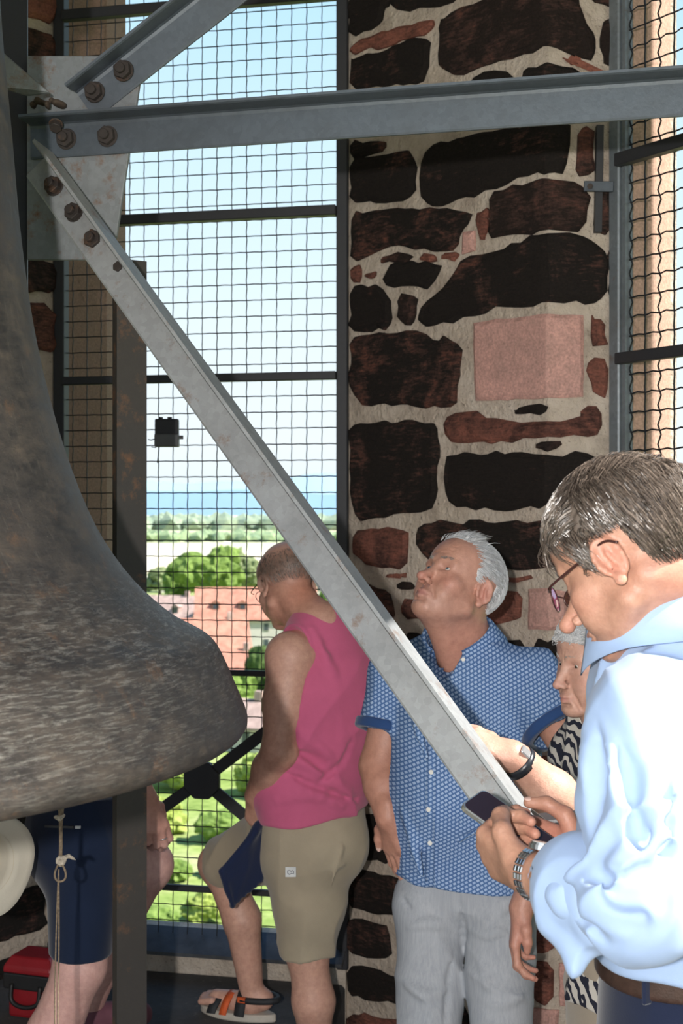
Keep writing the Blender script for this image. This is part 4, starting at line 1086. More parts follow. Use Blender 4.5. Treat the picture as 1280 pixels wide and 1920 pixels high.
def hair_mat(name, a, b_, rough=.38):
    m, nt, b = new_mat(name)
    g = N(nt, 'ShaderNodeNewGeometry')
    f = math_(nt, 'ADD', math_(nt, 'MULTIPLY', g.outputs['Random Per Island'], .7), math_(nt, 'MULTIPLY', noise(nt, 60, 4, .7, None, (1, 1, .3)), .3))
    setc(nt, b, ramp(nt, f, [(.15, a), (.6, tuple(x*.6+y*.4 for x, y in zip(a, b_))), (.9, b_)])); b.inputs['Roughness'].default_value = rough
    b.inputs['Specular IOR Level'].default_value = .55; return m
def pw(y, tab):
    for (a, va), (b, vb) in zip(tab[:-1], tab[1:]):
        if y <= b: return va + (vb-va)*max(0, (y-a))/(b-a)
    return tab[-1][1]
HL = [(-.115, -.066), (-.072, -.060), (-.052, -.030), (-.042, .024), (.006, .027), (.011, -.006), (.026, -.004), (.034, .030), (.052, .052), (.066, .074), (.095, .088)]
def make_hair(h, parent, mat, flow, hl=HL, n=3600, seed=1, vol=.016, length=.05, r0=.0009, lift=.012, curl=.004, cap=True, capoff=.006, name='hair', dens=None):
    cx, rx = Vector((0, -.014, .034)), Vector((.077, .099, .084))
    bm = bmesh.new()
    def root(rnd):
        for _ in range(30):
            v = Vector((rnd.gauss(0, 1), rnd.gauss(0, 1), rnd.gauss(0, 1))).normalized()
            p = Vector((cx.x + v.x*rx.x, cx.y + v.y*rx.y, cx.z + v.z*rx.z))
            if p.z > pw(p.y, hl) + rnd.uniform(0, .006) and (dens is None or rnd.random() < dens(p)): break
        else: return None
        L = length*rnd.uniform(.65, 1.2)
        if abs(p.x) > .045 and -.06 < p.y < .03: L = min(L, max(.008, (p.z - pw(p.y, hl))*.95 + .006))
        pts = []; seg = 5; q = p.copy()
        ph = rnd.uniform(0, 6.28)
        for i in range(seg+1):
            t = i/seg
            nn = Vector(((q.x-cx.x)/rx.x**2, (q.y-cx.y)/rx.y**2, (q.z-cx.z)/rx.z**2)).normalized()
            off = lift*math.sin(min(1, t*1.25)*PI*.75)*rnd.uniform(.9, 1.1) + capoff*.6
            pts.append(h.w(*(q + nn*off)))
            if i > 2 and q.z < pw(q.y, hl) - .020: break
            f = Vector(flow(q)); f = f + Vector((math.sin(ph + 9*t), math.cos(ph*1.7 + 7*t), math.sin(ph*.7 + 8*t)))*curl*20
            f = f - nn*f.dot(nn); f.normalize(); q = q + f*(L/seg)
            u = Vector(((q.x-cx.x)/rx.x, (q.y-cx.y)/rx.y, (q.z-cx.z)/rx.z)); l = u.length
            if q.z > -.02: q = Vector((cx.x + u.x/l*rx.x, cx.y + u.y/l*rx.y, cx.z + u.z/l*rx.z))
        return pts
    strands(bm, root, n, seed, r0=r0)
    o = bm_obj(name, bm, mat, parent, False)
    if cap:
        F = Field(); s = h.s; R = h.Rn
        F.ell(h.w(*cx), [(v + capoff)*s for v in rx], R, .004)
        F.ell(h.w(0, .022, .036), [(.062)*s, (.068+capoff*.4)*s, (.072+capoff*.8)*s], R, .02)
        lo = h.loc; hlx = np.array([a for a, _ in hl], dtype=f32); hlz = np.array([b for _, b in hl], dtype=f32)
        def mask(X):
            l = lo(X); z0 = np.interp(l[..., 1], hlx, hlz)
            st = .0016*np.sin(l[..., 0]*900 + 14*vnoise(l, (40, 40, 40), 3))
            return np.where(l[..., 2] - z0 < .002, -.03, st - np.clip(.006 - (l[..., 2]-z0), 0, .006)*.8)
        F.disp = mask
        co_, _ = F.mesh(name + '_cap', .003*s, mat, parent)
        bm = bmesh.new(); bm.from_mesh(co_.data); seen = set(); best = []; isl = []
        for v in bm.verts:
            if v in seen: continue
            st = [v]; seen.add(v); cur = []
            while st:
                a = st.pop(); cur.append(a)
                for e_ in a.link_edges:
                    b_ = e_.other_vert(a)
                    if b_ not in seen: seen.add(b_); st.append(b_)
            isl.append(cur)
        isl.sort(key=len); bmesh.ops.delete(bm, geom=[v for c in isl[:-1] for v in c], context='VERTS'); bm.to_mesh(co_.data); bm.free()
    return o
def collar(h_c, axis, fwd, r0, r1, hgt, gap, mat, parent, droop=.012, name='collar', low=0.0, dip=.45):
    """a turned-down collar leaf round the neck, open at the front"""
    z = Vector(axis).normalized(); y = Vector(fwd); y = (y - z*y.dot(z)).normalized(); x = y.cross(z); c = Vector(h_c)
    vs_, fs_ = [], []; n = 40
    for i in range(n+1):
        a = gap + (2*PI - 2*gap)*i/n; d = x*math.sin(a) + y*math.cos(a); e = abs(i/n-.5)*2
        dr = droop*max(0, (e-.62)/.38)**1.5
        for rr, zz in ((r0*.94, -.004), (r0, hgt*.92), (r0*1.05, hgt), (r0*1.12, hgt*.9), (r1, hgt*.12 - dr - low*.6), (r1*1.04 + dr*.4, -.012 - dr*1.9 - low)):
            vs_.append(c + d*rr + z*(zz - dip*hgt*max(0, (e-.55)/.45)**1.3))
    for i in range(n):
        for k in range(5): fs_.append((i*6+k, i*6+6+k, i*6+7+k, i*6+1+k))
    o = py_obj(name, vs_, fs_, mat, parent, True)
    so = o.modifiers.new('t', 'SOLIDIFY'); so.thickness = .0022; so.offset = 0
    return o
def button(c, n, r, mat, parent):
    bm = bmesh.new(); n = Vector(n).normalized(); R = frame_of(Vector((0,0,0)), n); u, v = R.col[0], R.col[2]
    add_prism(bm, [Vector(c) + (u*math.cos(2*PI*k/14) + v*math.sin(2*PI*k/14))*r for k in range(14)], n*.0022); bevel(bm, .0006)
    o = bm_obj('button', bm, mat, parent)
    return o
M_BUTTON = simple('white_button', (.75, .74, .70), .3, 0, .05, 80, 0)
D30 = math.radians

# ================================================================== the man with the telephone
def build_phone_man():
    t = empty('person', (.50, 1.92, 0), 'man with greying dark hair and glasses in white-blue shirt looking down at a phone', 'person')
    ps, pt = D30(38), D30(29)
    hh = Vector((-math.cos(ps), math.sin(ps), 0)); fw = hh*math.cos(pt) + Vector((0, 0, -math.sin(pt))); up = hh*math.sin(pt) + Vector((0, 0, math.cos(pt)))
    hd = Head((0, 0, 0), fw, up, 1.03)
    hd.o = P(1146, 1052, 1.74) - hd.R @ Vector((-.0785, -.012, -.012))*1.03
    F = Field(); hd.build(F, nose=1.1, jaw=1.0)
    nb = Vector((.468, 1.865, 1.590))
    F.cone(hd.w(0, -.040, -.040), nb, .054, .060, .02)
    F.cone(hd.w(0, .012, -.080), nb + Vector((-.03, .01, -.02)), .032, .045, .02)
    F.cone(hd.w(-.044, -.035, -.045), nb + Vector((-.03, -.02, -.06)), .014, .016, .03)
    F.cone(nb, Vector((.50, 1.93, 1.35)), .06, .06, .03)
    LS, LE, LW = Vector((.395, 1.70, 1.475)), P(1200, 1702, 1.58), P(990, 1636, 1.79)
    RS, RE, RW = Vector((.575, 2.03, 1.475)), Vector((.56, 2.16, 1.20)), P(1092, 1598, 1.99)
    F.chain([nb + Vector((.02, .02, -.12)), LS, LE], [.045, .045, .034], .02); F.cone(LE, LE*.5 + LW*.5, .034, .040, .02); F.cone(LE*.5 + LW*.5, LW, .040, .0275, .02)
    F.chain([nb + Vector((.02, .02, -.12)), RS, RE], [.045, .05, .042], .02); F.cone(RE, RW, .043, .029, .02)
    al = (P(912, 1592, 1.885) - LW).normalized(); bk = Vector((-.45, -.83, -.28))
    hx = hand(F, LW, al, bk, 1, [(1.15, 1.25, .7), (1.2, 1.3, .7), (1.25, 1.3, .7), (1.3, 1.35, .7)], 1.1, .05,
         [(.018, .02, .004), (.040, .046, -.002), (.044, .078, -.022), (.036, .100, -.040)])
    al2 = Vector((-.74, .42, .10)); bk2 = Vector((.45, .75, -.45))
    hy = hand(F, RW, al2, bk2, -1, [(.9, 1.2, .6), (.9, 1.2, .6), (.95, 1.2, .6), (1.0, 1.2, .6)], .98, .04,
         [(.018, .015, -.010), (.046, .036, -.018), (.056, .068, -.022), (.050, .096, -.026)])
    body, V = F.mesh('body', .0028, SKIN, t)
    spots = hd.spots(red=(.58, .25, .19), stubble=(.40, .25, .20), st=.3)
    for T_, i in ((hx, 0), (hy, 1)):
        for q in T_[4]: spots.append((q, .014, (.56, .25, .19), .5))
    spots += [(hy[3]((0, .05, -.02)), .05, (.50, .18, .14), .6), (hd.w(-.03, -.07, -.06), .05, (.60, .26, .2), .4)]
    paint(body, V, (.42, .235, .165), spots)
    hd.eyes(t, (.14, .17, .18), (0, -.5))
    hm = hair_mat('greying_brown_hair', (.014, .010, .008), (.19, .15, .122), .30)
    hd.brows(t, hm, 1.1)
    def flow(p):
        if p.y > .0 and p.z > .05: return (-.25 if p.x < 0 else .25, .85, -.25)
        if p.z > .085: return (-.5 if p.x < 0 else .5, .25, -.2)
        return (0, -.30, -1) if p.y < .02 else (0, -.55, -.9)
    make_hair(hd, t, hm, flow, n=5200, seed=4, length=.055, lift=.014, r0=.00075, curl=.006, capoff=.009)
    bm = bmesh.new(); rnd = random.Random(9)                                   # a few locks falling on the forehead
    for k in range(60):
        x = rnd.uniform(-.055, .02); p0 = Vector((x, .074, .082 - abs(x)*.35)); L = rnd.uniform(.03, .062)
        pts = [p0 + Vector((rnd.uniform(-.004, .004)*i - .002*i, .016*math.sin(i*.55), -L*i/4)) for i in range(5)]
        add_tube(bm, [hd.w(*q) for q in pts], [.0007, .0007, .0006, .0005, .0002], 3, False)
    o = bm_obj('fringe', bm, hm, t); o['kind'] = 'stuff'
    # glasses
    mf = simple('dark_red_brown_spectacle_frame', (.05, .018, .016), .25, .2, .1, 90, 0)
    gl = empty('glasses', hd.o, None); gl.parent = t; gl.location = hd.o - t.location
    for sx in (-1, 1):
        bm = bmesh.new(); c0 = (sx*.034, .108, -.010)
        add_tube(bm, [hd.w(c0[0] + .0255*math.cos(a), c0[1] - .010*(math.cos(a)*sx) - .004*math.sin(a), c0[2] + .0165*math.sin(a)) for a in [2*PI*k/28 for k in range(28)]], .0011, 6, closed=True)
        bm_obj('lens_rim', bm, mf, gl, True)
        bm = bmesh.new(); vv = [bm.verts.new(hd.w(c0[0] + .025*math.cos(2*PI*k/28), c0[1] - .010*math.cos(2*PI*k/28)*sx - .004*math.sin(2*PI*k/28), c0[2] + .016*math.sin(2*PI*k/28))) for k in range(28)]; bm.faces.new(vv)
        g, nt, b = new_mat('spectacle_glass'); b.inputs['Transmission Weight'].default_value = 1; b.inputs['Roughness'].default_value = .0; b.inputs['IOR'].default_value = 1.12; b.inputs['Base Color'].default_value = (.93, .96, 1, 1); b.inputs['Specular IOR Level'].default_value = 1.0
        lo_ = bm_obj('lens', bm, g, gl)
        bm = bmesh.new(); add_tube(bm, spline([hd.w(sx*.060, .098, -.002), hd.w(sx*.0735, .083, .001), hd.w(sx*.079, .03, .008), hd.w(sx*.083, -.014, .014), hd.w(sx*.084, -.034, .004)]), .0019, 6); bm_obj('temple', bm, mf, gl, True)
    bm = bmesh.new(); add_tube(bm, spline([hd.w(-.011, .117, -.006), hd.w(0, .1195, -.002), hd.w(.011, .117, -.006)]), .0012, 6); bm_obj('bridge', bm, mf, gl, True)
    # shirt: rolled sleeves, full back
    ms = cloth_mat('pale_blue_shirt_cotton', (.30, .405, .60), .02, 700, .08, .8, .1)
    S = Field(); bf = Vector((-.80, .60, 0))
    S.cone(Vector((.53, 1.96, 1.02)), Vector((.52, 1.94, 1.30)), .185, .20, .05, 'u', (bf, .72))
    S.cone(Vector((.52, 1.94, 1.30)), Vector((.49, 1.90, 1.47)), .20, .135, .05, 'u', (bf, .70))
    S.cone(nb + Vector((.03, .04, -.09)), LS + Vector((.0, .0, -.005)), .080, .066, .05); S.cone(nb + Vector((.03, .04, -.09)), RS, .080, .066, .05)
    S.cone(nb + Vector((.004, .0, -.030)), nb + Vector((.01, .02, -.10)), .108, .12, .03)
    S.chain([LS, LS*.5 + LE*.5 + Vector((.0, .01, 0)), LE], [.072, .070, .061], .03)
    fe = LW + (LE-LW)*.66; ce = LW + (LE-LW)*.60
    S.cone(LE, fe, .062, .060, .02)
    S.chain([RS, RE], [.07, .064], .03); S.cone(RE, RW + (RE-RW)*.3, .064, .056, .02)
    # pulled creases in the bend of the arm, along the upper arm and the back
    for pts, r, op in (([(1135, 1650), (1180, 1600), (1235, 1530)], .013, 'u'), ([(1110, 1680), (1170, 1650), (1240, 1610)], .010, 's'), ([(1075, 1640), (1110, 1690), (1170, 1745)], .010, 'u'), ([(1060, 1650), (1085, 1700), (1130, 1760)], .009, 's'),
                       ([(1095, 1640), (1140, 1690), (1210, 1715)], .011, 'u'), ([(1120, 1640), (1160, 1680), (1230, 1680)], .008, 's'), ([(1150, 1380), (1160, 1470), (1185, 1590)], .012, 'u'), ([(1170, 1400), (1185, 1500), (1210, 1600)], .009, 's'),
                       ([(1225, 1420), (1235, 1520), (1240, 1640)], .010, 'u'), ([(1110, 1380), (1105, 1470), (1085, 1570)], .010, 'u'), ([(1125, 1360), (1120, 1450), (1105, 1560)], .008, 's'), ([(1250, 1450), (1245, 1600), (1235, 1740)], .013, 's'),
                       ([(1140, 1260), (1180, 1330), (1200, 1420)], .010, 'u'), ([(1045, 1640), (1055, 1700), (1080, 1760)], .007, 'u')):
        S.crease(pts, 1.2, 2.0, r*.8, .018, op, .5)
    S.apply_creases()
    S.disp = folds(.011, (15, 15, 7), 11, (.3, .5, .2))
    S.cone(ce + (LW-LE)*.02, LW + (LE-LW)*.02, .044, .046, .004, 's')
    S.cone(nb + Vector((.0, .0, .035)), nb + (hd.w(0, -.04, -.05)-nb)*.8 + Vector((0, 0, .05)), .078, .11, .004, 's')
    S.cut((.5, 1.95, 1.094), (0.0, 0, -1), .004)
    sh, _ = S.mesh('shirt', .0042, ms, t)
    # turned-back cuff with its hanging corner
    C = Field(); ax = (LW-LE).normalized()
    c0, c1 = LW + (LE-LW)*.74, LW + (LE-LW)*.54
    C.cone(c0, c1, .066, .071, .006)
    C.cone(P(1036, 1735, 1.65), P(1080, 1812, 1.62), .010, .004, .02); C.cone(P(1075, 1765, 1.63), P(1080, 1812, 1.62), .014, .004, .02); C.cone(P(1120, 1770, 1.62), P(1080, 1812, 1.62), .010, .004, .02)
    C.disp = folds(.007, (14, 14, 10), 5)
    C.cone(c1 + ax*.03, c0 - ax*.02, .0615, .056, .003, 's'); C.cone(c0 - ax*.02, c0 - ax*.2, .052, .05, .003, 's')
    C.mesh('cuff', .003, ms, t)
    collar(nb + Vector((.000, -.008, .000)), Vector((-.12, .08, 1)), Vector((-.82, .52, -.2)), .098, .126, .062, .46, ms, t, .016, 'collar', .016, .12)
    # belt, trousers
    T2 = Field()
    T2.cone(Vector((.53, 1.965, 1.09)), Vector((.53, 1.97, .86)), .175, .185, .04, 'u', (bf, .74))
    Lv = Vector((-.60, -.80, 0))
    for s in (1, -1):
        T2.chain([Vector((.53, 1.97, .90)) + Lv*.09*s, Vector((.52, 1.97, .50)) + Lv*.10*s, Vector((.54, 1.97, .06)) + Lv*.10*s], [.105, .08, .07], .03)
    T2.disp = folds(.008, (9, 9, 4), 21)
    T2.cut((.5, 1.95, 1.096), (0, 0, 1), .003)
    T2.mesh('trousers', .005, cloth_mat('navy_trouser_cloth', (.007, .012, .034), .1, 500, .1), t)
    B = Field(); B.cone(Vector((.53, 1.965, 1.062)), Vector((.53, 1.965, 1.098)), .188, .188, .01, 'u', (bf, .735)); B.cut((.5, 1.95, 1.100), (0, 0, 1), .003); B.cut((.5, 1.95, 1.064), (0, 0, -1), .003)
    belt, _ = B.mesh('belt', .0035, simple('dark_brown_belt_leather', (.045, .024, .018), .35, 0, .2, 60, .15), t)
    bm = bmesh.new(); a = B.hit(1212, 1850, 1.3, 2.1) or P(1212, 1850, 1.79); add_box(bm, a, (.008, .004, .025), Matrix.Rotation(.5, 3, 'Z')); bevel(bm, .003); bm_obj('belt_loop', bm, cloth_mat('navy_loop_cloth', (.007, .012, .034)), t)
    # shoes
    ml = simple('dark_brown_shoe_leather', (.04, .025, .018), .4)
    for s in (1, -1):
        Q = Field(); b0 = Vector((.545, 1.965, .055)) + Lv*.10*s
        Q.cone(b0 + Vector((0, 0, 0)), b0 + bf*.17 + Vector((0, 0, -.02)), .048, .034, .02); Q.cone(b0 - bf*.05 + Vector((0, 0, -.01)), b0, .036, .046, .02); Q.cut((0, 0, .0), (0, 0, -1)); Q.mesh('shoe', .006, ml, t)
    # steel watch on the near wrist
    wm = simple('polished_steel', (.55, .57, .60), .18, .95, .05, 300, 0)
    wa = (LW - LE).normalized(); wc = LW - wa*.022; R = frame_of(Vector((0, 0, 0)), wa, Vector(bk)); u, v = R.col[0], R.col[2]
    wt = empty('wristwatch', wc); wt.parent = t; wt.location = wc - t.location
    NL = 22
    for k in range(NL):
        a = 2*PI*k/NL; d = u*math.cos(a)*1.08 + v*math.sin(a)*.95; rr = .0335
        if abs(((a - D30(-38)) + PI) % (2*PI) - PI) < .42: continue
        Rk = Matrix((u*-math.sin(a) + v*math.cos(a), wa, d.normalized())).transposed()
        bm = bmesh.new()
        for o_, w_ in ((-.0066, .0027), (0, .0034), (.0066, .0027)): add_box(bm, wc + d*rr + wa*o_, (.0041, w_, .0016), Rk)
        bevel(bm, .0007); bm_obj('bracelet_link', bm, wm, wt)
    a = D30(-38); d = u*math.cos(a)*1.08 + v*math.sin(a)*.95; bm = bmesh.new(); e1, e2 = wa, d.normalized().cross(wa)
    for r_, z0, z1 in ((.0175, .0335, .040), (.0155, .040, .0425)): add_prism(bm, [wc + d*z0 + (e1*math.cos(2*PI*k/28) + e2*math.sin(2*PI*k/28))*r_ for k in range(28)], d.normalized()*(z1-z0))
    bm_obj('watch_case', bm, wm, wt)
    bm = bmesh.new(); add_prism(bm, [wc + d*.0426 + (e1*math.cos(2*PI*k/28) + e2*math.sin(2*PI*k/28))*.0135 for k in range(28)], d.normalized()*.0006); bm_obj('watch_dial', bm, simple('pale_watch_dial', (.6, .6, .58), .2), wt)
    # the telephone: a thing of its own, held in both hands
    l = Vector((.80, -.45, -.50)).normalized(); w_ = Vector((.55, .80, .16)); w_ = (w_ - l*w_.dot(l)).normalized(); n = l.cross(w_)
    c = P(861, 1513, 1.93); ctr = c + l*.074 + w_*.036
    ph = empty('mobile_phone', ctr, 'silver-edged mobile phone held in both hands of the man in white-blue shirt', 'phone')
    def slab(name, hx_, hy_, hz, off, mat, bw, par):
        bm = bmesh.new(); rr = .011 if hx_ > .03 else bw; m = 6; pts = []
        for sx, sy, a0 in ((1, 1, 0), (-1, 1, 90), (-1, -1, 180), (1, -1, 270)):
            for k in range(m+1):
                a = D30(a0 + 90*k/m); pts.append(ctr + l*(sx*(hy_-rr) + rr*math.cos(a)) + w_*(sy*(hx_-rr) + rr*math.sin(a)) + n*(off-hz))
        add_prism(bm, pts, n*2*hz); bevel(bm, min(bw, hz*.5)); return bm_obj(name, bm, mat, par)
    slab('case', .0362, .0742, .0043, 0, simple('silver_phone_edge', (.50, .50, .46), .25, .8, .05, 100, 0), .0015, ph)
    slab('screen', .0335, .0715, .0004, .0045, simple('reflection_red_screen', (.030, .014, .013), .12, 0, .1, 10, 0, .2), .0002, ph)  # reddish base colour stands for the stone's reflection in the glass
    for k, L_ in ((-.034, .006), (-.018, .009), (.004, .009)):
        bm = bmesh.new(); add_bar(bm, ctr - w_*.0366 + l*(k-L_), ctr - w_*.0366 + l*(k+L_), .0022, .0022, n); bevel(bm, .0006); bm_obj('side_button', bm, wm, ph)
    for T_, r_, bb in ((hx, .0075, bk), (hy, .0075, bk2)):
        nail(t, T_[5][-1], T_[5][-2], -T_[2]*0 + Vector((0, -.3, 1)), .0085, NAILM)
NAILM = simple('nail', (.62, .42, .36), .3, 0, .05, 100, 0)
build_phone_man()
# ================================================================== the man in the patterned blue shirt, looking up
def blue_shirt_mat():
    m, nt, b = new_mat('blue_patterned_shirt_cotton')
    co = N(nt, 'ShaderNodeTexCoord').outputs['Object']
    mp = N(nt, 'ShaderNodeMapping'); mp.inputs['Rotation'].default_value = (math.pi/2, 0, D30(30)); nt.links.new(co, mp.inputs[0])
    br = N(nt, 'ShaderNodeTexBrick'); br.offset = .5
    br.inputs['Scale'].default_value = 1.0; br.inputs['Brick Width'].default_value = .0105; br.inputs['Row Height'].default_value = .0088
    br.inputs['Mortar Size'].default_value = .0021; br.inputs['Mortar Smooth'].default_value = .3
    br.inputs['Color1'].default_value = (.46, .58, .76, 1); br.inputs['Color2'].default_value = (.37, .49, .70, 1); br.inputs['Mortar'].default_value = (.055, .125, .30, 1)
    nt.links.new(mp.outputs[0], br.inputs['Vector'])
    c = mix(nt, .25, br.outputs['Color'], ramp(nt, noise(nt, 8, 4), [(.3, (.09, .17, .36)), (.7, (.16, .27, .48))]))
    setc(nt, b, c); b.inputs['Roughness'].default_value = .85; b.inputs['Specular IOR Level'].default_value = .2
    bump(nt, b, noise(nt, 600, 2), .15, .002); return m
def build_blue_man():
    t = empty('person', (.29, 3.27, 0), 'white-haired man in patterned blue short-sleeved shirt looking up by the stone pier', 'person')
    ps, pt = D30(50), D30(33)
    hh = Vector((-math.sin(ps), -math.cos(ps), 0)); fw = hh*math.cos(pt) + Vector((0, 0, math.sin(pt))); up = -hh*math.sin(pt) + Vector((0, 0, math.cos(pt)))
    hd = Head((0, 0, 0), fw, up, 1.03); hd.o = P(906, 1114, 3.16) - hd.R @ Vector((-.0785, -.012, -.012))*1.03
    F = Field(); hd.build(F, nose=1.03, old=1.0, ear_out=-30)
    nb = P(868, 1205, 3.27); bf = Vector((-.5, -.866, 0)); Lv = Vector((.866, -.5, 0))
    F.cone(hd.w(0, -.040, -.05), nb, .058, .066, .03); F.cone(hd.w(0, .045, -.095), nb + bf*.045 + Vector((0, 0, -.03)), .026, .045, .035)
    F.cone(nb, nb + Vector((0, 0, -.25)), .07, .06, .03)
    LS, RS = nb + Lv*.180 + Vector((0, 0, -.085)), nb - Lv*.175 + Vector((0, 0, -.095))
    LE, LW = P(1095, 1440, 3.05), P(978, 1702, 2.95)
    RE, RW = P(712, 1436, 3.30), P(727, 1532, 3.215)
    F.chain([nb + Vector((0, 0, -.12)), LS, LE], [.05, .055, .046], .02); F.cone(LE, LW, .045, .029, .02)
    F.chain([nb + Vector((0, 0, -.12)), RS, RE], [.05, .055, .050], .02); F.cone(RE, RE*.6 + RW*.4, .049, .046, .02); F.cone(RE*.6 + RW*.4, RW, .046, .032, .02)
    al = Vector((-.20, -.10, -1)); bk = Vector((-.97, .05, .14))
    h1 = hand(F, LW, al, bk, -1, [(.30, .6, .35), (.35, .65, .4), (.40, .7, .45), (.45, .75, .5)], .92, .03,
              [(.018, .018, -.008), (.034, .045, -.016), (.033, .072, -.024), (.027, .094, -.028)])
    h2 = hand(F, RW, Vector((.20, .16, -1)), Vector((-.80, -.60, -.05)), 1, [(.15, .2, .1)]*4, 1.0, .02, [(.018, .018, .0), (.040, .040, .004), (.047, .066, .008), (.049, .088, .010)])
    body, V = F.mesh('body', .0032, SKIN, t)
    sp = hd.spots(lips=(.42, .17, .16), red=(.55, .22, .18), stubble=(.48, .32, .28), st=.35)
    for q in h1[4]: sp.append((q, .014, (.55, .24, .19), .5))
    sp += [(h1[3]((0, .06, -.02)), .06, (.52, .22, .18), .5), (nb + bf*.06, .09, (.52, .22, .17), .45), (RE, .10, (.42, .19, .13), .5), (RW, .10, (.42, .19, .13), .5)]
    paint(body, V, (.50, .275, .205), sp)
    hd.eyes(t, (.12, .20, .26), (0, .25))
    hm = hair_mat('white_hair', (.42, .42, .43), (.86, .87, .89), .4)
    hd.brows(t, hair_mat('grey_eyebrow_hair', (.20, .17, .15), (.45, .42, .40)), 1.0, 60, 3)
    def flow(p):
        if p.z > .06 and p.y > -.02: return (.0, -.35, .8) if p.y > .05 else (-.2, -1, .1)
        return (0, -1, -.25) if p.y > -.06 else (0, -.5, -1)
    hl = [(-.115, -.070), (-.072, -.066), (-.054, -.035), (-.044, .026), (.006, .030), (.011, .000), (.026, .004), (.036, .036), (.048, .058), (.064, .078), (.095, .098)]
    make_hair(hd, t, hm, flow, hl, n=3400, seed=14, length=.040, lift=.010, r0=.0009, capoff=.003)
    bm = bmesh.new(); rnd = random.Random(77)
    for k in range(420):                                                       # the tuft standing up over the forehead
        x = rnd.gauss(0, .022); y0 = rnd.uniform(.035, .066); p0 = Vector((x, y0, .098 + (.066-y0)*.35 - abs(x)*.22)); L = rnd.uniform(.018, .036)
        d = Vector((x*6 + rnd.uniform(-.2, .2), rnd.uniform(-.45, .1), 1)).normalized()
        add_tube(bm, [hd.w(*(p0 + d*L*i/3 + Vector((0, -.004*i*i*.6, 0)))) for i in range(4)], [.0010, .0009, .0007, .0002], 3, False)
    o = bm_obj('tuft', bm, hm, t); o['kind'] = 'stuff'
    nail(t, h2[5][-1], h2[5][-2], Vector((-.2, -1, 0)), .0085, NAILM)
    for q, i in zip(h1[4], range(4)): pass
    ms = blue_shirt_mat(); md = cloth_mat('dark_blue_shirt_cuff', (.02, .055, .16), .1, 500, .1)
    S = Field()
    pel = P(868, 1560, 3.27); ch = P(868, 1330, 3.27)
    S.cone(P(866, 1690, 3.24), ch, .188, .186, .05, 'u', (bf, .68)); S.cone(ch, nb + Vector((0, 0, -.10)), .186, .125, .06, 'u', (bf, .68))
    S.ell(P(850, 1480, 3.22), (.150, .150, .17), None, .08)
    S.cone(nb + Vector((0, 0, -.075)), LS, .075, .074, .05); S.cone(nb + Vector((0, 0, -.075)), RS, .075, .074, .05)
    le = LS + (LE-LS)*.56; re = RS + (RE-RS)*.62
    for a_, b_, ra_, rb_ in ((LS, le, .078, .084), (RS, re, .078, .075)):
        SL = Field(); SL.cone(a_, b_ + (b_-a_)*.3, ra_, rb_, .03); SL.cut(b_, b_-a_, .003); S.sub(SL, .03)
    for a, b, r in (((1000, 1290, 3.10), (985, 1420, 3.12), .011), ((760, 1290, 3.2), (800, 1420, 3.10), .009), ((955, 1420, 3.08), (880, 1480, 3.05), .008), ((950, 1530, 3.09), (860, 1575, 3.05), .009), ((760, 1520, 3.15), (790, 1640, 3.1), .008)):
        S.cone(P(*a), P(*b), r, r*.5, .018)
    S.disp = folds(.011, (9, 9, 4.5), 31, (.2, .5, .3))
    S.cone(le - (LE-LS)*.05, le + (LE-LS)*.4, .068, .08, .006, 's'); S.cone(re - (RE-RS)*.05, re + (RE-RS)*.4, .062, .07, .006, 's')
    hem = P(868, 1668, 3.15)
    S.cut(hem, Vector((-.05, .0, -1)), .004)
    S.cone(P(726, 1692, 3.18), P(786, 1712, 3.05), .075, .045, .01, 's'); S.cone(P(1010, 1740, 3.1), P(960, 1715, 3.05), .07, .03, .02, 's')
    S.cone(P(806, 1660, 3.0), P(806, 1650, 3.12), .006, .006, .004, 's'); S.cone(P(808, 1685, 3.0), P(806, 1672, 3.14), .016, .016, .006, 's')
    S.cone(nb + bf*.02 + Vector((0, 0, -.045)), nb + Vector((0, 0, .09)) + bf*.02, .066, .085, .006, 's')
    S.cone(nb + bf*.10 + Vector((0, 0, -.02)), nb + bf*.150 + Vector((0, 0, -.100)), .040, .010, .006, 's')
    S.mesh('shirt', .0045, ms, t)
    # button placket, cuffs, collar, buttons
    plx = [(822, 1252), (815, 1310), (811, 1380), (808, 1450), (806, 1520), (805, 1590), (806, 1655)]
    def front(x, y):
        """walk from the eye into the shirt to find its front"""
        a = np.array([tuple(P(x, y, 2.7 + .004*k)) for k in range(160)], dtype=f32); v = S.value(a); i = np.argmax(v < 0); return Vector(a[i])
    pts = [front(x, y) for x, y in plx]
    bm = bmesh.new(); pts_s = spline(pts, 4); prev = None
    for p in pts_s:
        o = Vector((0, -.0035, 0)); w_ = Vector((.866, -.5, 0))*.013
        r = [bm.verts.new(p - w_ + Vector((0, .006, 0)) ), bm.verts.new(p - w_ + o), bm.verts.new(p + w_ + o), bm.verts.new(p + w_ + Vector((0, .006, 0)))]
        if prev:
            for k in range(3): bm.faces.new((prev[k], prev[k+1], r[k+1], r[k]))
        prev = r
    bm_obj('placket', bm, ms, t, True)
    for x, y in ((818, 1300), (810, 1372), (808, 1447), (803, 1517), (806, 1580)): button(front(x, y) + Vector((0, -.004, 0)), (-.4, -.9, 0), .0058, M_BUTTON, t)
    for c, E_, r, R_ in ((le, LE-LS, .0955, 0), (re, RE-RS, .0870, 0)):
        C = Field(); e_ = E_.normalized(); C.cone(c - e_*.030 + e_*.005, c + e_*.004, r, r, .003)
        C.cut(c + e_*.006, e_, .003); C.cut(c - e_*.020, -e_, .003); C.cone(c - e_*.1, c + e_*.1, r-.022, r-.022, .003, 's')
        C.mesh('sleeve_cuff', .0045, md, t)
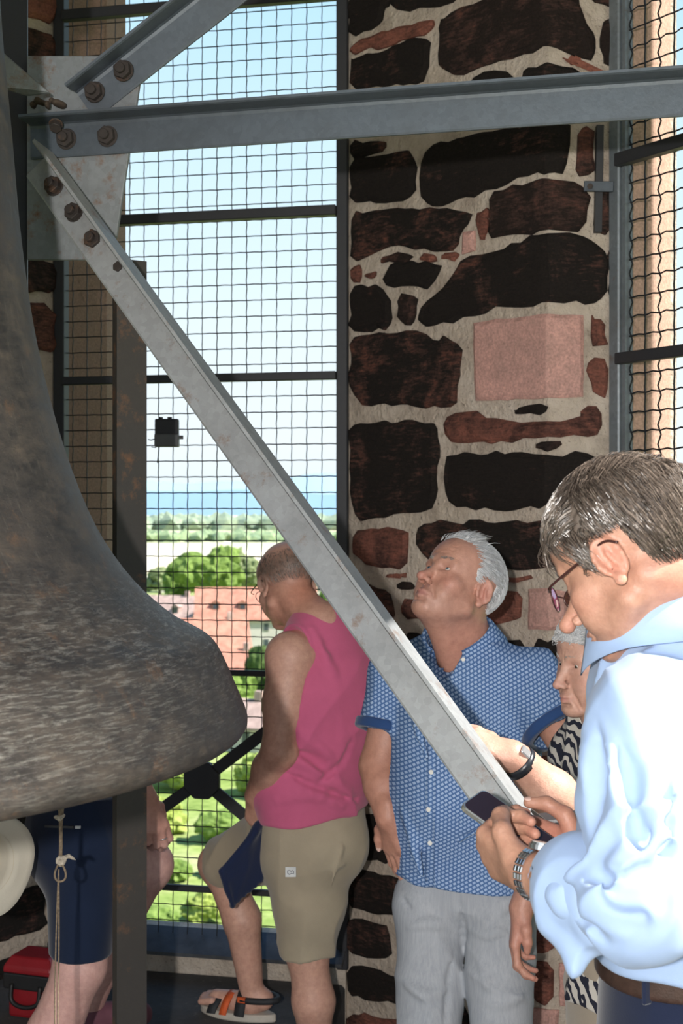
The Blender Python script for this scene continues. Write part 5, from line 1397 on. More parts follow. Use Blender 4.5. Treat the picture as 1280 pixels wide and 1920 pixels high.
    collar(nb + bf*.016 + Vector((0, 0, -.010)), Vector((0, 0, 1)) + bf*.40, bf, .080, .116, .054, .50, ms, t, .036, 'collar', .012)
    bm = bmesh.new(); button(front(868, 1236) + Vector((0, -.006, 0)), (-.3, -.9, .2), .005, M_BUTTON, t)
    bm.free()
    # jeans
    def jeans():
        m, nt, b = new_mat('pale_grey_denim')
        c = ramp(nt, noise(nt, 7, 5, .6), [(.3, (.30, .325, .365)), (.7, (.42, .445, .485))])
        c = mix(nt, .35, c, ramp(nt, noise(nt, 160, 4, .7, None, (1, 1, .06)), [(.35, (.24, .26, .29)), (.65, (.45, .46, .48))]))
        setc(nt, b, c); b.inputs['Roughness'].default_value = .9; b.inputs['Specular IOR Level'].default_value = .15; bump(nt, b, noise(nt, 500, 3), .2, .002); return m
    J = Field()
    J.cone(P(868, 1600, 3.27), P(868, 1655, 3.26), .168, .168, .03, 'u', (bf, .70))
    LK, RK = P(938, 1960, 3.10), P(805, 1945, 3.16)
    hipL, hipR = P(934, 1705, 3.20), P(808, 1700, 3.26)
    LF, RF = Vector((LK.x+.02, LK.y+.06, .07)), Vector((RK.x+.01, RK.y+.06, .07))
    J.chain([hipL, LK, LF], [.094, .066, .060], .014); J.chain([hipR, RK, RF], [.094, .072, .062], .014)
    J.disp = folds(.010, (8, 8, 10), 41, (0, .3, 0))
    for pts, r, op in (([(862, 1680), (866, 1730), (868, 1775)], .0055, 's'), ([(742, 1640), (752, 1680), (775, 1712)], .005, 's'), ([(985, 1660), (970, 1700), (940, 1725)], .005, 's'),
                       ([(850, 1785), (840, 1850), (834, 1918)], .005, 's'), ([(770, 1740), (810, 1730), (850, 1745)], .008, 'u'), ([(880, 1740), (910, 1755), (940, 1745)], .008, 'u'), ([(765, 1850), (800, 1865), (840, 1850)], .009, 'u'),
                       ([(900, 1870), (935, 1885), (975, 1868)], .008, 'u'), ([(875, 1770), (900, 1800), (915, 1850)], .007, 'u')):
        J.crease(pts, 2.8, 3.4, r, .012, op, .6 if op == 'u' else .2)
    J.apply_creases()
    J.cut(P(868, 1605, 3.2), (0, 0, 1), .004)
    J.mesh('jeans', .005, jeans(), t)
    ml = simple('brown_leather_shoe', (.06, .04, .03), .5)
    for f in (LF, RF):
        Q = Field(); b0 = Vector((f.x, f.y, .05)); Q.cone(b0, b0 + bf*.17 + Vector((0, 0, -.016)), .046, .034, .02); Q.cone(b0 - bf*.05, b0, .034, .046, .02); Q.cut((0, 0, 0), (0, 0, -1)); Q.mesh('shoe', .007, ml, t)
build_blue_man()

# ================================================================== the man in the sleeveless pink top, seen from behind
def build_pink_man():
    t = empty('person', (-.10, 3.95, 0), 'balding man in sleeveless pink top and khaki shorts seen from behind at the grille', 'person')
    hp = D30(28); pt = D30(22)
    hh = Vector((-math.sin(hp), math.cos(hp), 0)); fw = hh*math.cos(pt) - Vector((0, 0, math.sin(pt))); up = hh*math.sin(pt) + Vector((0, 0, math.cos(pt)))
    hd = Head(P(536, 1093, 3.99), fw, up, 1.03)
    F = Field(); hd.build(F)
    bf = Vector((-.55, .835, 0)); Lv = Vector((-.835, -.55, 0)) # his left is the picture's left
    nb = P(598, 1178, 3.88)
    F.cone(hd.w(0, -.035, -.045), nb, .056, .060, .02); F.cone(hd.w(0, .0, -.085), nb + bf*.04 + Vector((0, 0, -.02)), .045, .055, .02)
    LS, RS = P(545, 1232, 3.80), P(655, 1225, 3.96)
    LE, LW = P(524, 1408, 3.76), P(480, 1492, 3.86)
    RE = P(640, 1420, 4.02); RW = P(540, 1500, 4.10)
    F.chain([nb + Vector((0, 0, -.07)), LS], [.06, .07], .03); F.cone(nb, nb + Vector((0, 0, -.2)), .08, .08, .03)
    F.chain([LS, LS*.5 + LE*.5, LE], [.070, .062, .050], .025); F.chain([LE, LE*.6 + LW*.4, LW], [.050, .051, .034], .02); F.ball(LE + Vector((.015, -.01, 0)), .036, .02)
    F.chain([nb + Vector((0, 0, -.08)), RS, RE], [.06, .06, .046], .02); F.cone(RE, RW, .045, .03, .02)
    h1 = hand(F, LW, Vector((-.05, .25, -1)), Vector((-.55, -.75, .0)), -1, [(.7, .9, .5), (.75, .95, .5), (.8, 1.0, .5), (.85, 1.0, .5)], 1.0, .05, [(.018, .018, -.006), (.036, .04, -.016), (.034, .064, -.028), (.024, .082, -.036)])
    hand(F, RW, Vector((-.9, .1, -.4)), Vector((0, .9, .2)), 1, [(.6, .8, .4)]*4, 1.0, .05)
    # legs: the right one straight, the left one raised on the ledge
    HR, KR, AR = P(580, 1590, 3.92), P(577, 1790, 3.90), P(592, 2010, 3.94)
    HL_, KL, AL = P(525, 1580, 3.98), P(412, 1618, 4.10), P(474, 1876, 4.08)
    F.chain([HR, KR], [.085, .062], .02); F.ball(KR + Vector((-.01, .02, 0)), .052, .02); F.cone(KR, KR*.62 + AR*.38 + Vector((.008, -.015, 0)), .056, .062, .02); F.cone(KR*.62 + AR*.38 + Vector((.008, -.015, 0)), AR, .062, .034, .02)
    F.chain([HL_, KL], [.085, .062], .02); F.ball(KL + Vector((-.012, .01, -.01)), .054, .02); cf = KL*.6 + AL*.4 + Vector((.030, -.02, 0)); F.cone(KL, cf, .054, .058, .03); F.cone(cf, AL, .056, .034, .02)
    def foot(A, fd, z0):
        fd = Vector(fd).normalized(); heel = Vector((A.x, A.y, z0 + .036)) - fd*.035; ball_ = Vector((A.x, A.y, z0 + .026)) + fd*.125
        F.cone(A, heel + Vector((0, 0, .006)), .034, .034, .02); F.cone(A + fd*.02 + Vector((0, 0, -.01)), ball_, .036, .026, .02)
        sd = Vector((-fd.y, fd.x, 0))
        for k in range(5):
            o = (k-2)*.017; F.cone(ball_ + sd*o, ball_ + sd*o*1.05 + fd*(.055 - .006*abs(k-1.2)) + Vector((0, 0, -.006)), .0125, .0105, .004)
        return heel, ball_, fd, sd
    fl = foot(AL, (-.86, .35, 0), STEP + .022); fr = foot(AR, (-.45, .85, 0), .022)
    body, V = F.mesh('body', .0036, SKIN, t)
    sp = [(hd.w(0, -.10, -.055), .075, (.54, .24, .165), .8), (LW, .10, (.50, .25, .17), .7), (LE, .09, (.54, .28, .20), .6), (hd.w(0, 0, -.11), .09, (.54, .24, .165), .7)]
    # close-cropped ring of grey hair round the bald crown, dark specks on the skin
    for a in np.linspace(-1, 1, 13):
        ang = a*2.2; c = hd.w(.076*math.sin(ang), -.014 - .099*math.cos(ang), .030 if abs(a) < .8 else .028); sp.append((c, .036, (.115, .085, .07), .62))
        sp.append((hd.w(.078*math.sin(ang), -.014 - .100*math.cos(ang), .002), .024, (.15, .105, .085), .40))
    paint(body, V, (.60, .36, .28), sp)
    hm = hair_mat('cropped_grey_hair', (.05, .04, .034), (.26, .22, .19))
    hl = [(-.115, -.050), (-.065, -.046), (-.046, -.040), (-.037, .020), (.006, .027), (.011, .0), (.022, .004), (.030, .05), (.04, .2), (.1, .2)]
    make_hair(hd, t, hm, lambda p: (0, -.3, -1), hl, n=1500, seed=24, length=.009, lift=.002, r0=.0007, capoff=.0, cap=False, dens=lambda p: 0 if p.z > .075 - max(0, p.y)*.3 else .9)
    hd.eyes(t)
    mf = simple('dark_spectacle_wire', (.03, .03, .03), .3, .5)
    bm = bmesh.new()
    for sx in (-1, 1):
        add_tube(bm, spline([hd.w(sx*.062, .100, .0), hd.w(sx*.078, .08, .002), hd.w(sx*.081, .0, .008), hd.w(sx*.083, -.02, .0)]), .0016, 5)
        add_tube(bm, [hd.w(sx*(.034 + .027*math.cos(a)), .104 - .012*max(0, math.cos(a)), -.010 + .019*math.sin(a)) for a in [2*PI*k/20 for k in range(20)]], .0012, 5, closed=True)
    add_tube(bm, [hd.w(-.008, .112, -.004), hd.w(.008, .112, -.004)], .0012, 5)
    bm_obj('glasses', bm, mf, t, True)
    mp = cloth_mat('pink_jersey', (.57, .12, .235), .07, 500, .2)
    S = Field()
    W_ = P(588, 1480, 3.90); Cc = P(612, 1310, 3.88)
    S.cone(P(586, 1560, 3.92), W_, .165, .168, .05, 'u', (bf, .72)); S.cone(W_, Cc, .168, .180, .06, 'u', (bf, .70)); S.cone(Cc, P(606, 1215, 3.88), .178, .105, .06, 'u', (bf, .68))
    S.cone(nb + Vector((0, 0, -.012)), P(562, 1202, 3.81), .078, .058, .04); S.cone(nb + Vector((0, 0, -.012)), RS + Vector((0, 0, .03)), .074, .066, .04)
    S.ell(P(560, 1450, 4.0), (.13, .12, .14), None, .06)
    for pts, r, op in (([(545, 1420), (590, 1440), (650, 1480)], .008, 'u'), ([(540, 1450), (600, 1480), (668, 1500)], .007, 's'), ([(585, 1180), (620, 1260), (640, 1380)], .008, 'u'),
                       ([(520, 1500), (580, 1490), (640, 1510)], .006, 'u'), ([(560, 1370), (600, 1400), (620, 1420)], .007, 'u'), ([(540, 1398), (580, 1420), (610, 1445)], .006, 's'), ([(660, 1380), (640, 1430), (600, 1465)], .007, 's')):
        S.crease(pts, 3.4, 4.2, r, .022, op, .6)
    S.apply_creases()
    S.disp = folds(.012, (9, 9, 5), 51, (.2, .7, .2))
    S.cut(P(586, 1528, 3.9), Vector((.12, 0, -1)), .004)
    S.cone(LS + Vector((-.03, -.03, .02)), LE + (LS-LE)*.45 + Vector((-.01, -.01, 0)), .083, .060, .006, 's')
    S.cone(nb + Vector((0, 0, .085)), hd.w(0, -.03, -.04), .060, .075, .006, 's')
    S.mesh('sleeveless_top', .0048, mp, t)
    # shorts
    mk = cloth_mat('khaki_cotton', (.37, .315, .23), .07, 420, .2)
    J = Field()
    J.cone(P(584, 1505, 3.92), P(578, 1590, 3.93), .165, .165, .04, 'u', (bf, .76)); J.ell(P(610, 1580, 3.90), (.125, .12, .12), None, .05)
    J.chain([HR, HR*.45 + KR*.55, KR + Vector((0, 0, .01))], [.118, .100, .084], .04)
    kk = HL_ + (KL-HL_)*.88; J.chain([HL_, kk], [.118, .082], .04)
    for a, b, r in (((640, 1620, 3.80), (560, 1640, 3.80), .010), ((640, 1590, 3.79), (610, 1700, 3.79), .008), ((530, 1560, 3.83), (560, 1620, 3.80), .007)): J.cone(P(*a), P(*b), r, r*.5, .014)
    J.disp = folds(.010, (9, 9, 6), 61, (.3, .2, 0))
    J.cut(P(580, 1518, 3.9), (0, 0, 1), .004)
    J.cut(P(570, 1786, 3.9), Vector((0.02, 0, -1)), .004)
    d_ = (KL-HL_).normalized(); J.cone(kk + d_*.0, kk + d_*.12, .070, .09, .006, 's'); J.cone(KR + Vector((0, 0, .02)), KR - Vector((0, 0, .1)), .072, .075, .005, 's')
    J.mesh('shorts', .0048, mk, t)
    fr_ = lambda x, y: (lambda a, v: Vector(a[np.argmax(v < 0)]))(*(lambda a: (a, J.value(a)))(np.array([tuple(P(x, y, 3.5 + .004*k)) for k in range(160)], dtype=f32)))
    bm = bmesh.new(); c = fr_(545, 1633); add_box(bm, c + Vector((0, -.011, 0)), (.0155, .0015, .0145)); bevel(bm, .0006); lb = bm_obj('label_patch', bm, simple('white_cotton_label', (.70, .72, .72), .8), t)
    bm = bmesh.new(); q = c + Vector((0, -.0138, 0))
    add_tube(bm, [q + Vector((x*.0011, 0, z*.0011)) for x, z in ((-8, -3), (-8, 4), (-2, 5), (1, 1), (4, 5), (8, 2), (8, -4), (2, -3), (-3, -6), (-8, -3))], .0009, 4)
    bm_obj('printed_emblem', bm, simple('navy_print', (.03, .04, .09)), lb)
    ST_ = HR + Vector((.0, -.105, .02))
    # sandals
    sole = simple('pale_sandal_sole', (.50, .46, .40), .8); strap = simple('black_sandal_strap', (.018, .020, .024), .7); orange = simple('orange_sandal_strap', (.62, .10, .02), .7)
    for heel, bl, fd, sd in (fl, fr):
        z0 = (STEP if heel is fl[0] else 0.0)
        bm = bmesh.new(); o = []
        L0 = heel - fd*.045; n_ = 28
        for k in range(n_):
            a = 2*PI*k/n_; u = .5 - .5*math.cos(a); u = u if True else u
            wv = .034 + .014*math.sin(min(1, max(0, u))*PI*.9 - .2); o.append(Vector((L0.x, L0.y, z0)) + fd*(.262*u) + sd*(math.sin(a)*wv*1.05))
        add_prism(bm, o, (0, 0, .024)); bevel(bm, .004); bm_obj('sandal_sole', bm, sole, t)
        def band(pts, w, th, mat, nm):
            bm = bmesh.new(); pts = spline(pts, 5)
            for a, b in zip(pts[:-1], pts[1:]): add_bar(bm, a, b + (b-a)*.15, w, th, Vector((0, 0, 1)) if abs((b-a).normalized().z) < .9 else fd)
            bm_obj(nm, bm, mat, t)
        A0 = heel + fd*.05 + Vector((0, 0, .075))
        def arch(f, wd, hgt, w, mat, nm):
            c = Vector((heel.x, heel.y, z0)) + fd*f
            bm = bmesh.new(); vs_ = []
            for k in range(13):
                a = PI*k/12; p = c - sd*(math.cos(a)*wd) + Vector((0, 0, .018 + math.sin(a)*hgt)) - fd*(math.sin(a)*.012)
                e_ = fd*w/2; nn = Vector((0, 0, 1))*math.sin(a) - sd*math.cos(a)
                vs_.append([bm.verts.new(p - e_), bm.verts.new(p + e_), bm.verts.new(p + e_ + nn*.004), bm.verts.new(p - e_ + nn*.004)])
            for a, b in zip(vs_[:-1], vs_[1:]):
                for k in range(4): bm.faces.new((a[k], a[(k+1) % 4], b[(k+1) % 4], b[k]))
            bmesh.ops.recalc_face_normals(bm, faces=bm.faces); bm_obj(nm, bm, mat, t, True)
        arch(.155, .052, .040, .030, strap, 'front_strap'); arch(.115, .050, .056, .024, orange, 'middle_strap'); arch(.062, .044, .090, .034, strap, 'ankle_strap')
        bm = bmesh.new(); pts = [Vector((heel.x, heel.y, z0)) + fd*(.055 - .105*math.sin(PI*k/12)) - sd*(math.cos(PI*k/12)*.045) + Vector((0, 0, .07)) for k in range(13)]
        add_tube(bm, pts, .010, 6); bm_obj('heel_strap', bm, strap, t, True)
        bm = bmesh.new(); p = Vector((heel.x, heel.y, z0)) + fd*.05 - sd*.049*(1 if sd.y > 0 else -1) + Vector((0, 0, .072)); add_box(bm, p, (.013, .004, .008), Matrix((fd, sd, Vector((0, 0, 1)))).transposed()); bm_obj('strap_tab', bm, orange, t)
    # dark blue cap hanging from his hand: a thing of its own
    cp = empty('cloth_cap', P(455, 1620, 3.86), 'dark blue folded cloth cap hanging from the hand of the man in pink', 'cap')
    C = Field(); mc = cloth_mat('dark_navy_cotton', (.010, .018, .055), .1, 420, .15)
    tp = P(486, 1545, 3.85)
    def quad(pts, th):
        a, b, c, d = [Vector(p) for p in pts]
        for k in range(7):
            u = k/6; C.cone(a*(1-u) + b*u, d*(1-u) + c*u, th, th, .01)
    quad([P(484, 1545, 3.84), P(496, 1548, 3.86), P(498, 1640, 3.87), P(436, 1698, 3.82)], .008)
    quad([P(484, 1547, 3.84), P(478, 1560, 3.82), P(416, 1634, 3.79), P(436, 1698, 3.82)], .007)
    C.cone(P(416, 1634, 3.79), P(437, 1700, 3.81), .008, .006, .006)
    C.disp = folds(.005, (12, 12, 8), 71)
    C.mesh('cap_cloth', .004, mc, cp)
build_pink_man()

# ================================================================== the white-haired woman behind the telephone man
def zebra_mat():
    m, nt, b = new_mat('black_and_white_leaf_print')
    co = N(nt, 'ShaderNodeTexCoord').outputs['Object']
    w = N(nt, 'ShaderNodeTexWave'); w.inputs['Scale'].default_value = 16; w.inputs['Distortion'].default_value = 9; w.inputs['Detail'].default_value = 2; w.inputs['Detail Scale'].default_value = 1.2
    mp = N(nt, 'ShaderNodeMapping'); mp.inputs['Rotation'].default_value = (.6, .5, .3); nt.links.new(co, mp.inputs[0]); nt.links.new(mp.outputs[0], w.inputs['Vector'])
    setc(nt, b, ramp(nt, w.outputs['Color'], [(.42, (.012, .014, .03)), (.50, (.62, .58, .52))])); b.inputs['Roughness'].default_value = .8; return m
def build_woman():
    t = empty('person', (.62, 2.86, 0), 'elderly woman with short white hair and leaf-print blouse holding on to the brace', 'person')
    ps, pt = D30(66), D30(3)
    hh = Vector((-math.sin(ps), -math.cos(ps), 0)); fw = hh*math.cos(pt) - Vector((0, 0, math.sin(pt))); up = hh*math.sin(pt) + Vector((0, 0, math.cos(pt)))
    hd = Head((0, 0, 0), fw, up, .93); hd.o = P(1081, 1249, 2.79) - hd.R @ Vector((-.031, .078, 0))*.93
    F = Field(); hd.build(F, True, nose=.98, jaw=.98, brow=.8, old=1.0)
    for sx in (-1, 1):
        F.cone(hd.w(sx*.026, .088, -.072), hd.w(sx*.030, .072, -.098), .0025, .003, .008, 's')
        F.cone(hd.w(sx*.005, .099, .012), hd.w(sx*.007, .098, .032), .0016, .001, .006, 's')
    bf = Vector((-.90, -.43, 0)); Lv = Vector((.43, -.90, 0))
    nb = hd.w(0, -.055, -.175)
    F.cone(hd.w(0, -.035, -.05), nb, .05, .056, .03); F.cone(hd.w(0, .015, -.09), nb + bf*.035 + Vector((0, 0, -.02)), .033, .045, .03); F.cone(nb, nb + Vector((0, 0, -.2)), .06, .06)
    LS = nb + Lv*.15 + Vector((.0, 0, -.08)); RS = nb - Lv*.15 + Vector((0, 0, -.08))
    LE, LW = P(1078, 1532, 2.56), P(960, 1416, 2.50)
    F.chain([nb + Vector((0, 0, -.1)), LS, LE], [.05, .048, .046], .02); F.chain([LE, LE*.62 + LW*.38, LW], [.046, .046, .029], .02)
    RE, RW = RS + Vector((.05, .03, -.26)), RS + Vector((.02, -.03, -.47))
    F.chain([nb + Vector((0, 0, -.1)), RS, RE], [.05, .046, .04], .02); F.cone(RE, RW, .04, .027, .02)
    al = (P(890, 1392, 2.50) - LW).normalized()
    hand(F, LW, al, Vector((.25, -.55, .8)), 1, [(.5, .9, .5), (.55, .9, .5), (.6, .95, .5), (.6, .95, .5)], .9, .06)
    hand(F, RW, Vector((-.1, -.1, -1)), Vector((-.3, .9, 0)), 1, [(.3, .4, .3)]*4, .9, .06)
    body, V = F.mesh('body', .003, SKIN, t)
    paint(body, V, (.52, .32, .25), hd.spots(lips=(.46, .20, .19), red=(.58, .30, .25)) + [(LE, .12, (.52, .30, .22), .5), (LW, .08, (.46, .24, .18), .6)])
    hd.eyes(t, (.10, .08, .06), (-.1, -.2))
    hm = hair_mat('white_grey_hair', (.45, .45, .46), (.86, .87, .88), .45)
    hd.brows(t, hair_mat('thin_grey_brow', (.3, .27, .25), (.5, .48, .46)), .7, 40, 5)
    hl = [(-.115, -.078), (-.065, -.074), (-.046, -.055), (-.034, .005), (.004, .010), (.010, -.016), (.026, -.010), (.036, .020), (.052, .034), (.066, .044), (.095, .052)]
    make_hair(hd, t, hm, lambda p: (-.3*(1 if p.x < 0 else -1), -.8, -.4 + p.z*4), hl, n=2600, seed=33, length=.04, lift=.017, r0=.0008, curl=.03, capoff=.010)
    mz = zebra_mat()
    S = Field(); C0 = nb + Vector((.03, .03, 0))
    hipc = Vector((.630, 2.80, .80))
    S.cone(hipc + Vector((0, 0, -.12)), hipc + Vector((0, 0, .16)), .175, .16, .05, 'u', (bf, .80)); S.cone(hipc + Vector((0, 0, .16)), Vector((C0.x, C0.y, 1.26)), .16, .165, .05, 'u', (bf, .72)); S.cone(Vector((C0.x, C0.y, 1.26)), nb + Vector((0, 0, -.09)), .165, .10, .05, 'u', (bf, .7))
    S.cone(nb + Vector((0, 0, -.09)), LS, .07, .062, .04); S.cone(nb + Vector((0, 0, -.09)), RS, .07, .062, .04); le = LS + (LE-LS)*.55; S.cone(LS, le, .066, .072, .03); S.cone(RS, RS + (RE-RS)*.55, .066, .068, .03)
    S.disp = folds(.012, (9, 9, 5), 81)
    S.cut(hipc + Vector((0, 0, -.10)), (0, 0, -1)); S.cone(le, LE, .062, .075, .005, 's'); S.cone(nb, hd.w(0, -.03, -.08), .06, .075, .005, 's')
    S.mesh('blouse', .0055, mz, t)
    J = Field(); J.cone(hipc, hipc + Vector((0, 0, -.15)), .165, .16, .04, 'u', (bf, .8))
    for s in (-1, 1): J.chain([hipc + Lv*.085*s + Vector((0, 0, -.10)), Vector((.61, 2.80, .42)) + Lv*.085*s, Vector((.625, 2.82, .05)) + Lv*.085*s], [.098, .072, .06], .03)
    J.disp = folds(.008, (8, 8, 6), 83)
    J.mesh('trousers', .006, cloth_mat('beige_trouser_cloth', (.36, .30, .23), .06), t)
    ml = simple('beige_shoe_leather', (.25, .20, .15), .6)
    for s in (-1, 1):
        Q = Field(); b0 = Vector((.625, 2.82, .045)) + Lv*.085*s; Q.cone(b0, b0 + bf*.15 + Vector((0, 0, -.012)), .042, .032, .02); Q.cone(b0 - bf*.04, b0, .032, .042, .02); Q.cut((0, 0, 0), (0, 0, -1)); Q.mesh('shoe', .007, ml, t)
    ax = (LE-LW).normalized(); c = LW + ax*.022; R = frame_of(Vector((0, 0, 0)), ax); bm = bmesh.new(); u, v = R.col[0], R.col[2]; rr = .0325
    rings = []
    for k in range(32):
        d = u*math.cos(2*PI*k/32) + v*math.sin(2*PI*k/32); rings.append([bm.verts.new(c + d*r_ + ax*z_) for r_, z_ in ((rr, -.009), (rr+.003, -.009), (rr+.003, .009), (rr, .009))])
    for k in range(32):
        for j in range(4): bm.faces.new((rings[k][j], rings[k][(j+1) % 4], rings[(k+1) % 32][(j+1) % 4], rings[(k+1) % 32][j]))
    wb = bm_obj('wristband', bm, simple('black_wristband', (.012, .014, .02), .35), t, True)
    bm = bmesh.new(); d = Vector((.25, -.75, .7)).normalized(); add_bar(bm, c + d*(rr+.004) - ax*.012, c + d*(rr+.004) + ax*.012, .018, .006, d); bevel(bm, .002); bm_obj('watch_face', bm, simple('silver_watch_face', (.45, .46, .48), .2, .6), wb)
build_woman()

# ================================================================== the woman in navy shorts behind the bell
def build_shorts_woman():
    t = empty('person', (-.72, 3.50, 0), 'woman in navy shorts and magenta top half hidden behind the bell, one knee raised', 'person')
    bf = Vector((.93, .37, 0)); Lv = Vector((-.37, .93, 0))
    F = Field(); pel = P(128, 1545, 3.45)
    hd = Head(Vector((-.80, 3.52, 1.42)), Vector((.9, .38, -.25)), Vector((0, 0, 1)), .95)
    hd.build(F, True, ears=True); nb = hd.w(0, -.05, -.17)
    F.cone(hd.w(0, -.035, -.05), nb, .05, .056, .03); F.cone(nb, nb + Vector((0, 0, -.2)), .06, .06)
    RS, LS = nb - Lv*.16 + Vector((0, 0, -.08)), nb + Lv*.16 + Vector((0, 0, -.08))
    RE, RW = P(210, 1380, 3.30), P(272, 1498, 3.45)
    F.chain([nb + Vector((0, 0, -.1)), RS, RE], [.05, .05, .043], .02); F.cone(RE, RW, .043, .032, .02)
    LE, LW = LS + Vector((.08, .02, -.24)), P(235, 1545, 3.62)
    F.chain([nb + Vector((0, 0, -.1)), LS, LE], [.05, .05, .042], .02); F.cone(LE, LW, .042, .028, .02)
    hx = hand(F, RW, Vector((.38, .05, -1)), Vector((.6, -.75, .15)), -1, [(.35, .8, .4), (.4, .85, .4), (.45, .9, .4), (.5, .9, .4)], 1.0, .07, [(.018, .018, -.006), (.038, .04, -.014), (.040, .066, -.022), (.034, .088, -.028)])
    hand(F, LW, Vector((.6, .1, -.7)), Vector((.5, .5, .6)), 1, [(.4, .6, .4)]*4, .95, .06)
    HN = P(156, 1630, 3.40); KN, AN = P(150, 1812, 3.36), Vector(P(106, 1990, 3.42)); AN.z = .09; AN.x -= .03
    HF = P(150, 1600, 3.56); KF, AF = P(276, 1622, 3.62), P(168, 1880, 3.78)
    F.chain([HN, KN], [.08, .064], .02); cf = KN*.62 + AN*.38 + Vector((-.035, 0, 0)); F.cone(KN, cf, .062, .066, .03); F.cone(cf, AN, .065, .038, .03)
    F.chain([HF, HF*.4 + KF*.6, KF], [.11, .098, .068], .02); cf = KF*.6 + AF*.4 + Vector((-.02, 0, .0)); F.cone(KF, cf, .064, .064, .03); F.cone(cf, AF, .062, .042, .03)
    F.cone(Vector((AN.x-.03, AN.y, .045)), Vector((AN.x, AN.y, .03)) + bf*.15, .036, .028, .02)
    body, V = F.mesh('body', .0042, SKIN, t)
    paint(body, V, (.60, .37, .33), [(hx[3]((0, .05, 0)), .08, (.46, .22, .16), .7), (RW, .12, (.46, .23, .17), .7)])
    hd.eyes(t)
    make_hair(hd, t, hair_mat('brown_hair', (.05, .035, .025), (.16, .11, .08)), lambda p: (0, -.5, -1), n=900, seed=5, length=.05, r0=.0016, lift=.014, capoff=.01)
    bm = bmesh.new(); q = hx[4][1]; 
    R = frame_of(Vector((0, 0, 0)), Vector((.3, 0, -1))); c = hx[3]((.009, .118, -.006)); add_tube(bm, [c + (R.col[0]*math.cos(2*PI*k/16) + R.col[2]*math.sin(2*PI*k/16))*.0108 for k in range(16)], .002, 5, closed=True); bm_obj('finger_ring', bm, simple('silver_ring', (.6, .6, .6), .2, .9), t, True)
    S = Field(); S.cone(P(158, 1560, 3.47), Vector((-.79, 3.50, 1.22)), .145, .15, .05, 'u', (bf, .75)); S.cone(Vector((-.79, 3.50, 1.22)), nb + Vector((0, 0, -.09)), .165, .1, .05, 'u', (bf, .7)); S.cone(nb + Vector((0, 0, -.09)), RS, .07, .066, .04); S.cone(nb + Vector((0, 0, -.09)), LS, .07, .066, .04)
    S.cone(RS, RS + (RE-RS)*.4, .064, .066, .03); S.cone(LS, LS + (LE-LS)*.4, .064, .066, .03)
    S.disp = folds(.010, (9, 9, 5), 91); S.cut(P(135, 1522, 3.4), Vector((.25, -.1, -1))); S.cone(nb, hd.w(0, -.03, -.08), .06, .075, .005, 's')
    S.mesh('top', .006, cloth_mat('magenta_jersey', (.15, .008, .10), .1), t)
    J = Field(); J.cone(P(150, 1500, 3.46), P(150, 1545, 3.45), .145, .148, .04, 'u', (bf, .9)); J.ell(P(142, 1590, 3.43), (.125, .14, .12), None, .05)
    J.chain([HN, HN*.10 + KN*.90], [.098, .080], .04); J.chain([HF, HF*.5 + KF*.5], [.13, .105], .04)
    J.disp = folds(.007, (7, 7, 4), 93); J.cut(P(128, 1492, 3.4), (0, 0, 1)); J.cut(P(140, 1778, 3.4), (0, 0, -1), .004); J.cone(HN*.12 + KN*.88, KN, .070, .072, .005, 's')
    J.mesh('shorts', .0055, cloth_mat('navy_short_cloth', (.005, .012, .034), .08, 400, .1), t)
    bm = bmesh.new(); add_bar(bm, P(84, 1549, 3.215), P(138, 1551, 3.205), .006, .004, Vector((0, 1, 0))); zp = bm_obj('pocket_zip', bm, simple('black_zip', (.006, .007, .01), .5), t)
    bm = bmesh.new(); add_box(bm, P(146, 1551, 3.205), (.007, .003, .0035)); bevel(bm, .001); bm_obj('zip_tab', bm, simple('pale_zip_print', (.45, .47, .48), .6), zp)
    ms = simple('plum_shoe_cloth', (.14, .05, .07), .8)
    for A, z0 in ((AN, 0.0), (AF, AF.z-.09)):
        Q = Field(); b0 = Vector((A.x, A.y, z0 + .05)); Q.cone(b0, b0 + bf*.15 + Vector((0, 0, -.014)), .044, .034, .02); Q.cone(b0 - bf*.045, b0, .036, .044, .02); Q.cut((0, 0, z0), (0, 0, -1)); Q.mesh('shoe', .006, ms, t)
    return AF.z - .09, AF
zs, AF_ = build_shorts_woman()

# ------------------------------------------------------------------ loose things: hat, tool case, a scrap of board, the block under a foot
hat_c = P(-26, 1620, 3.10); hn = Vector((.72, -.69, .06)).normalized()
hat = empty('sun_hat', hat_c, 'cream wide-brimmed hat with straw lining hanging under the bell beside the navy shorts', 'hat')
mh = cloth_mat('cream_felt', (.50, .46, .38), .05, 300, .15); mb = cloth_mat('straw_lining', (.42, .34, .20), .1, 200, .3)
R = frame_of(Vector((0, 0, 0)), hn); u, v = R.col[0], R.col[2]
vs_, fs_ = [], []; n_ = 48
for r, h_ in ((.124, .010), (.112, .004), (.09, 0), (.076, -.002), (.072, -.02), (.066, -.075), (.05, -.098), (.0, -.104)):
    for k in range(n_):
        a = 2*PI*k/n_; wv = 1 + .03*math.sin(2*a+.6) if r > .08 else 1
        vs_.append(hat_c + (u*math.cos(a)*r + v*math.sin(a)*r*1.02)*wv + hn*(h_ + (.010*math.sin(3*a) if r > .1 else 0)))
for i in range(7):
    for k in range(n_): fs_.append((i*n_+k, i*n_+(k+1) % n_, (i+1)*n_+(k+1) % n_, (i+1)*n_+k))
ho = py_obj('hat_body', vs_, fs_, mh, hat, True); so = ho.modifiers.new('t', 'SOLIDIFY'); so.thickness = .003
vs_, fs_ = [], []
for r, h_ in ((.0745, .001), (.0700, -.022), (.0640, -.073), (.048, -.095), (.0, -.100)):
    for k in range(n_): a = 2*PI*k/n_; vs_.append(hat_c + (u*math.cos(a) + v*math.sin(a)*1.02)*r + hn*h_)
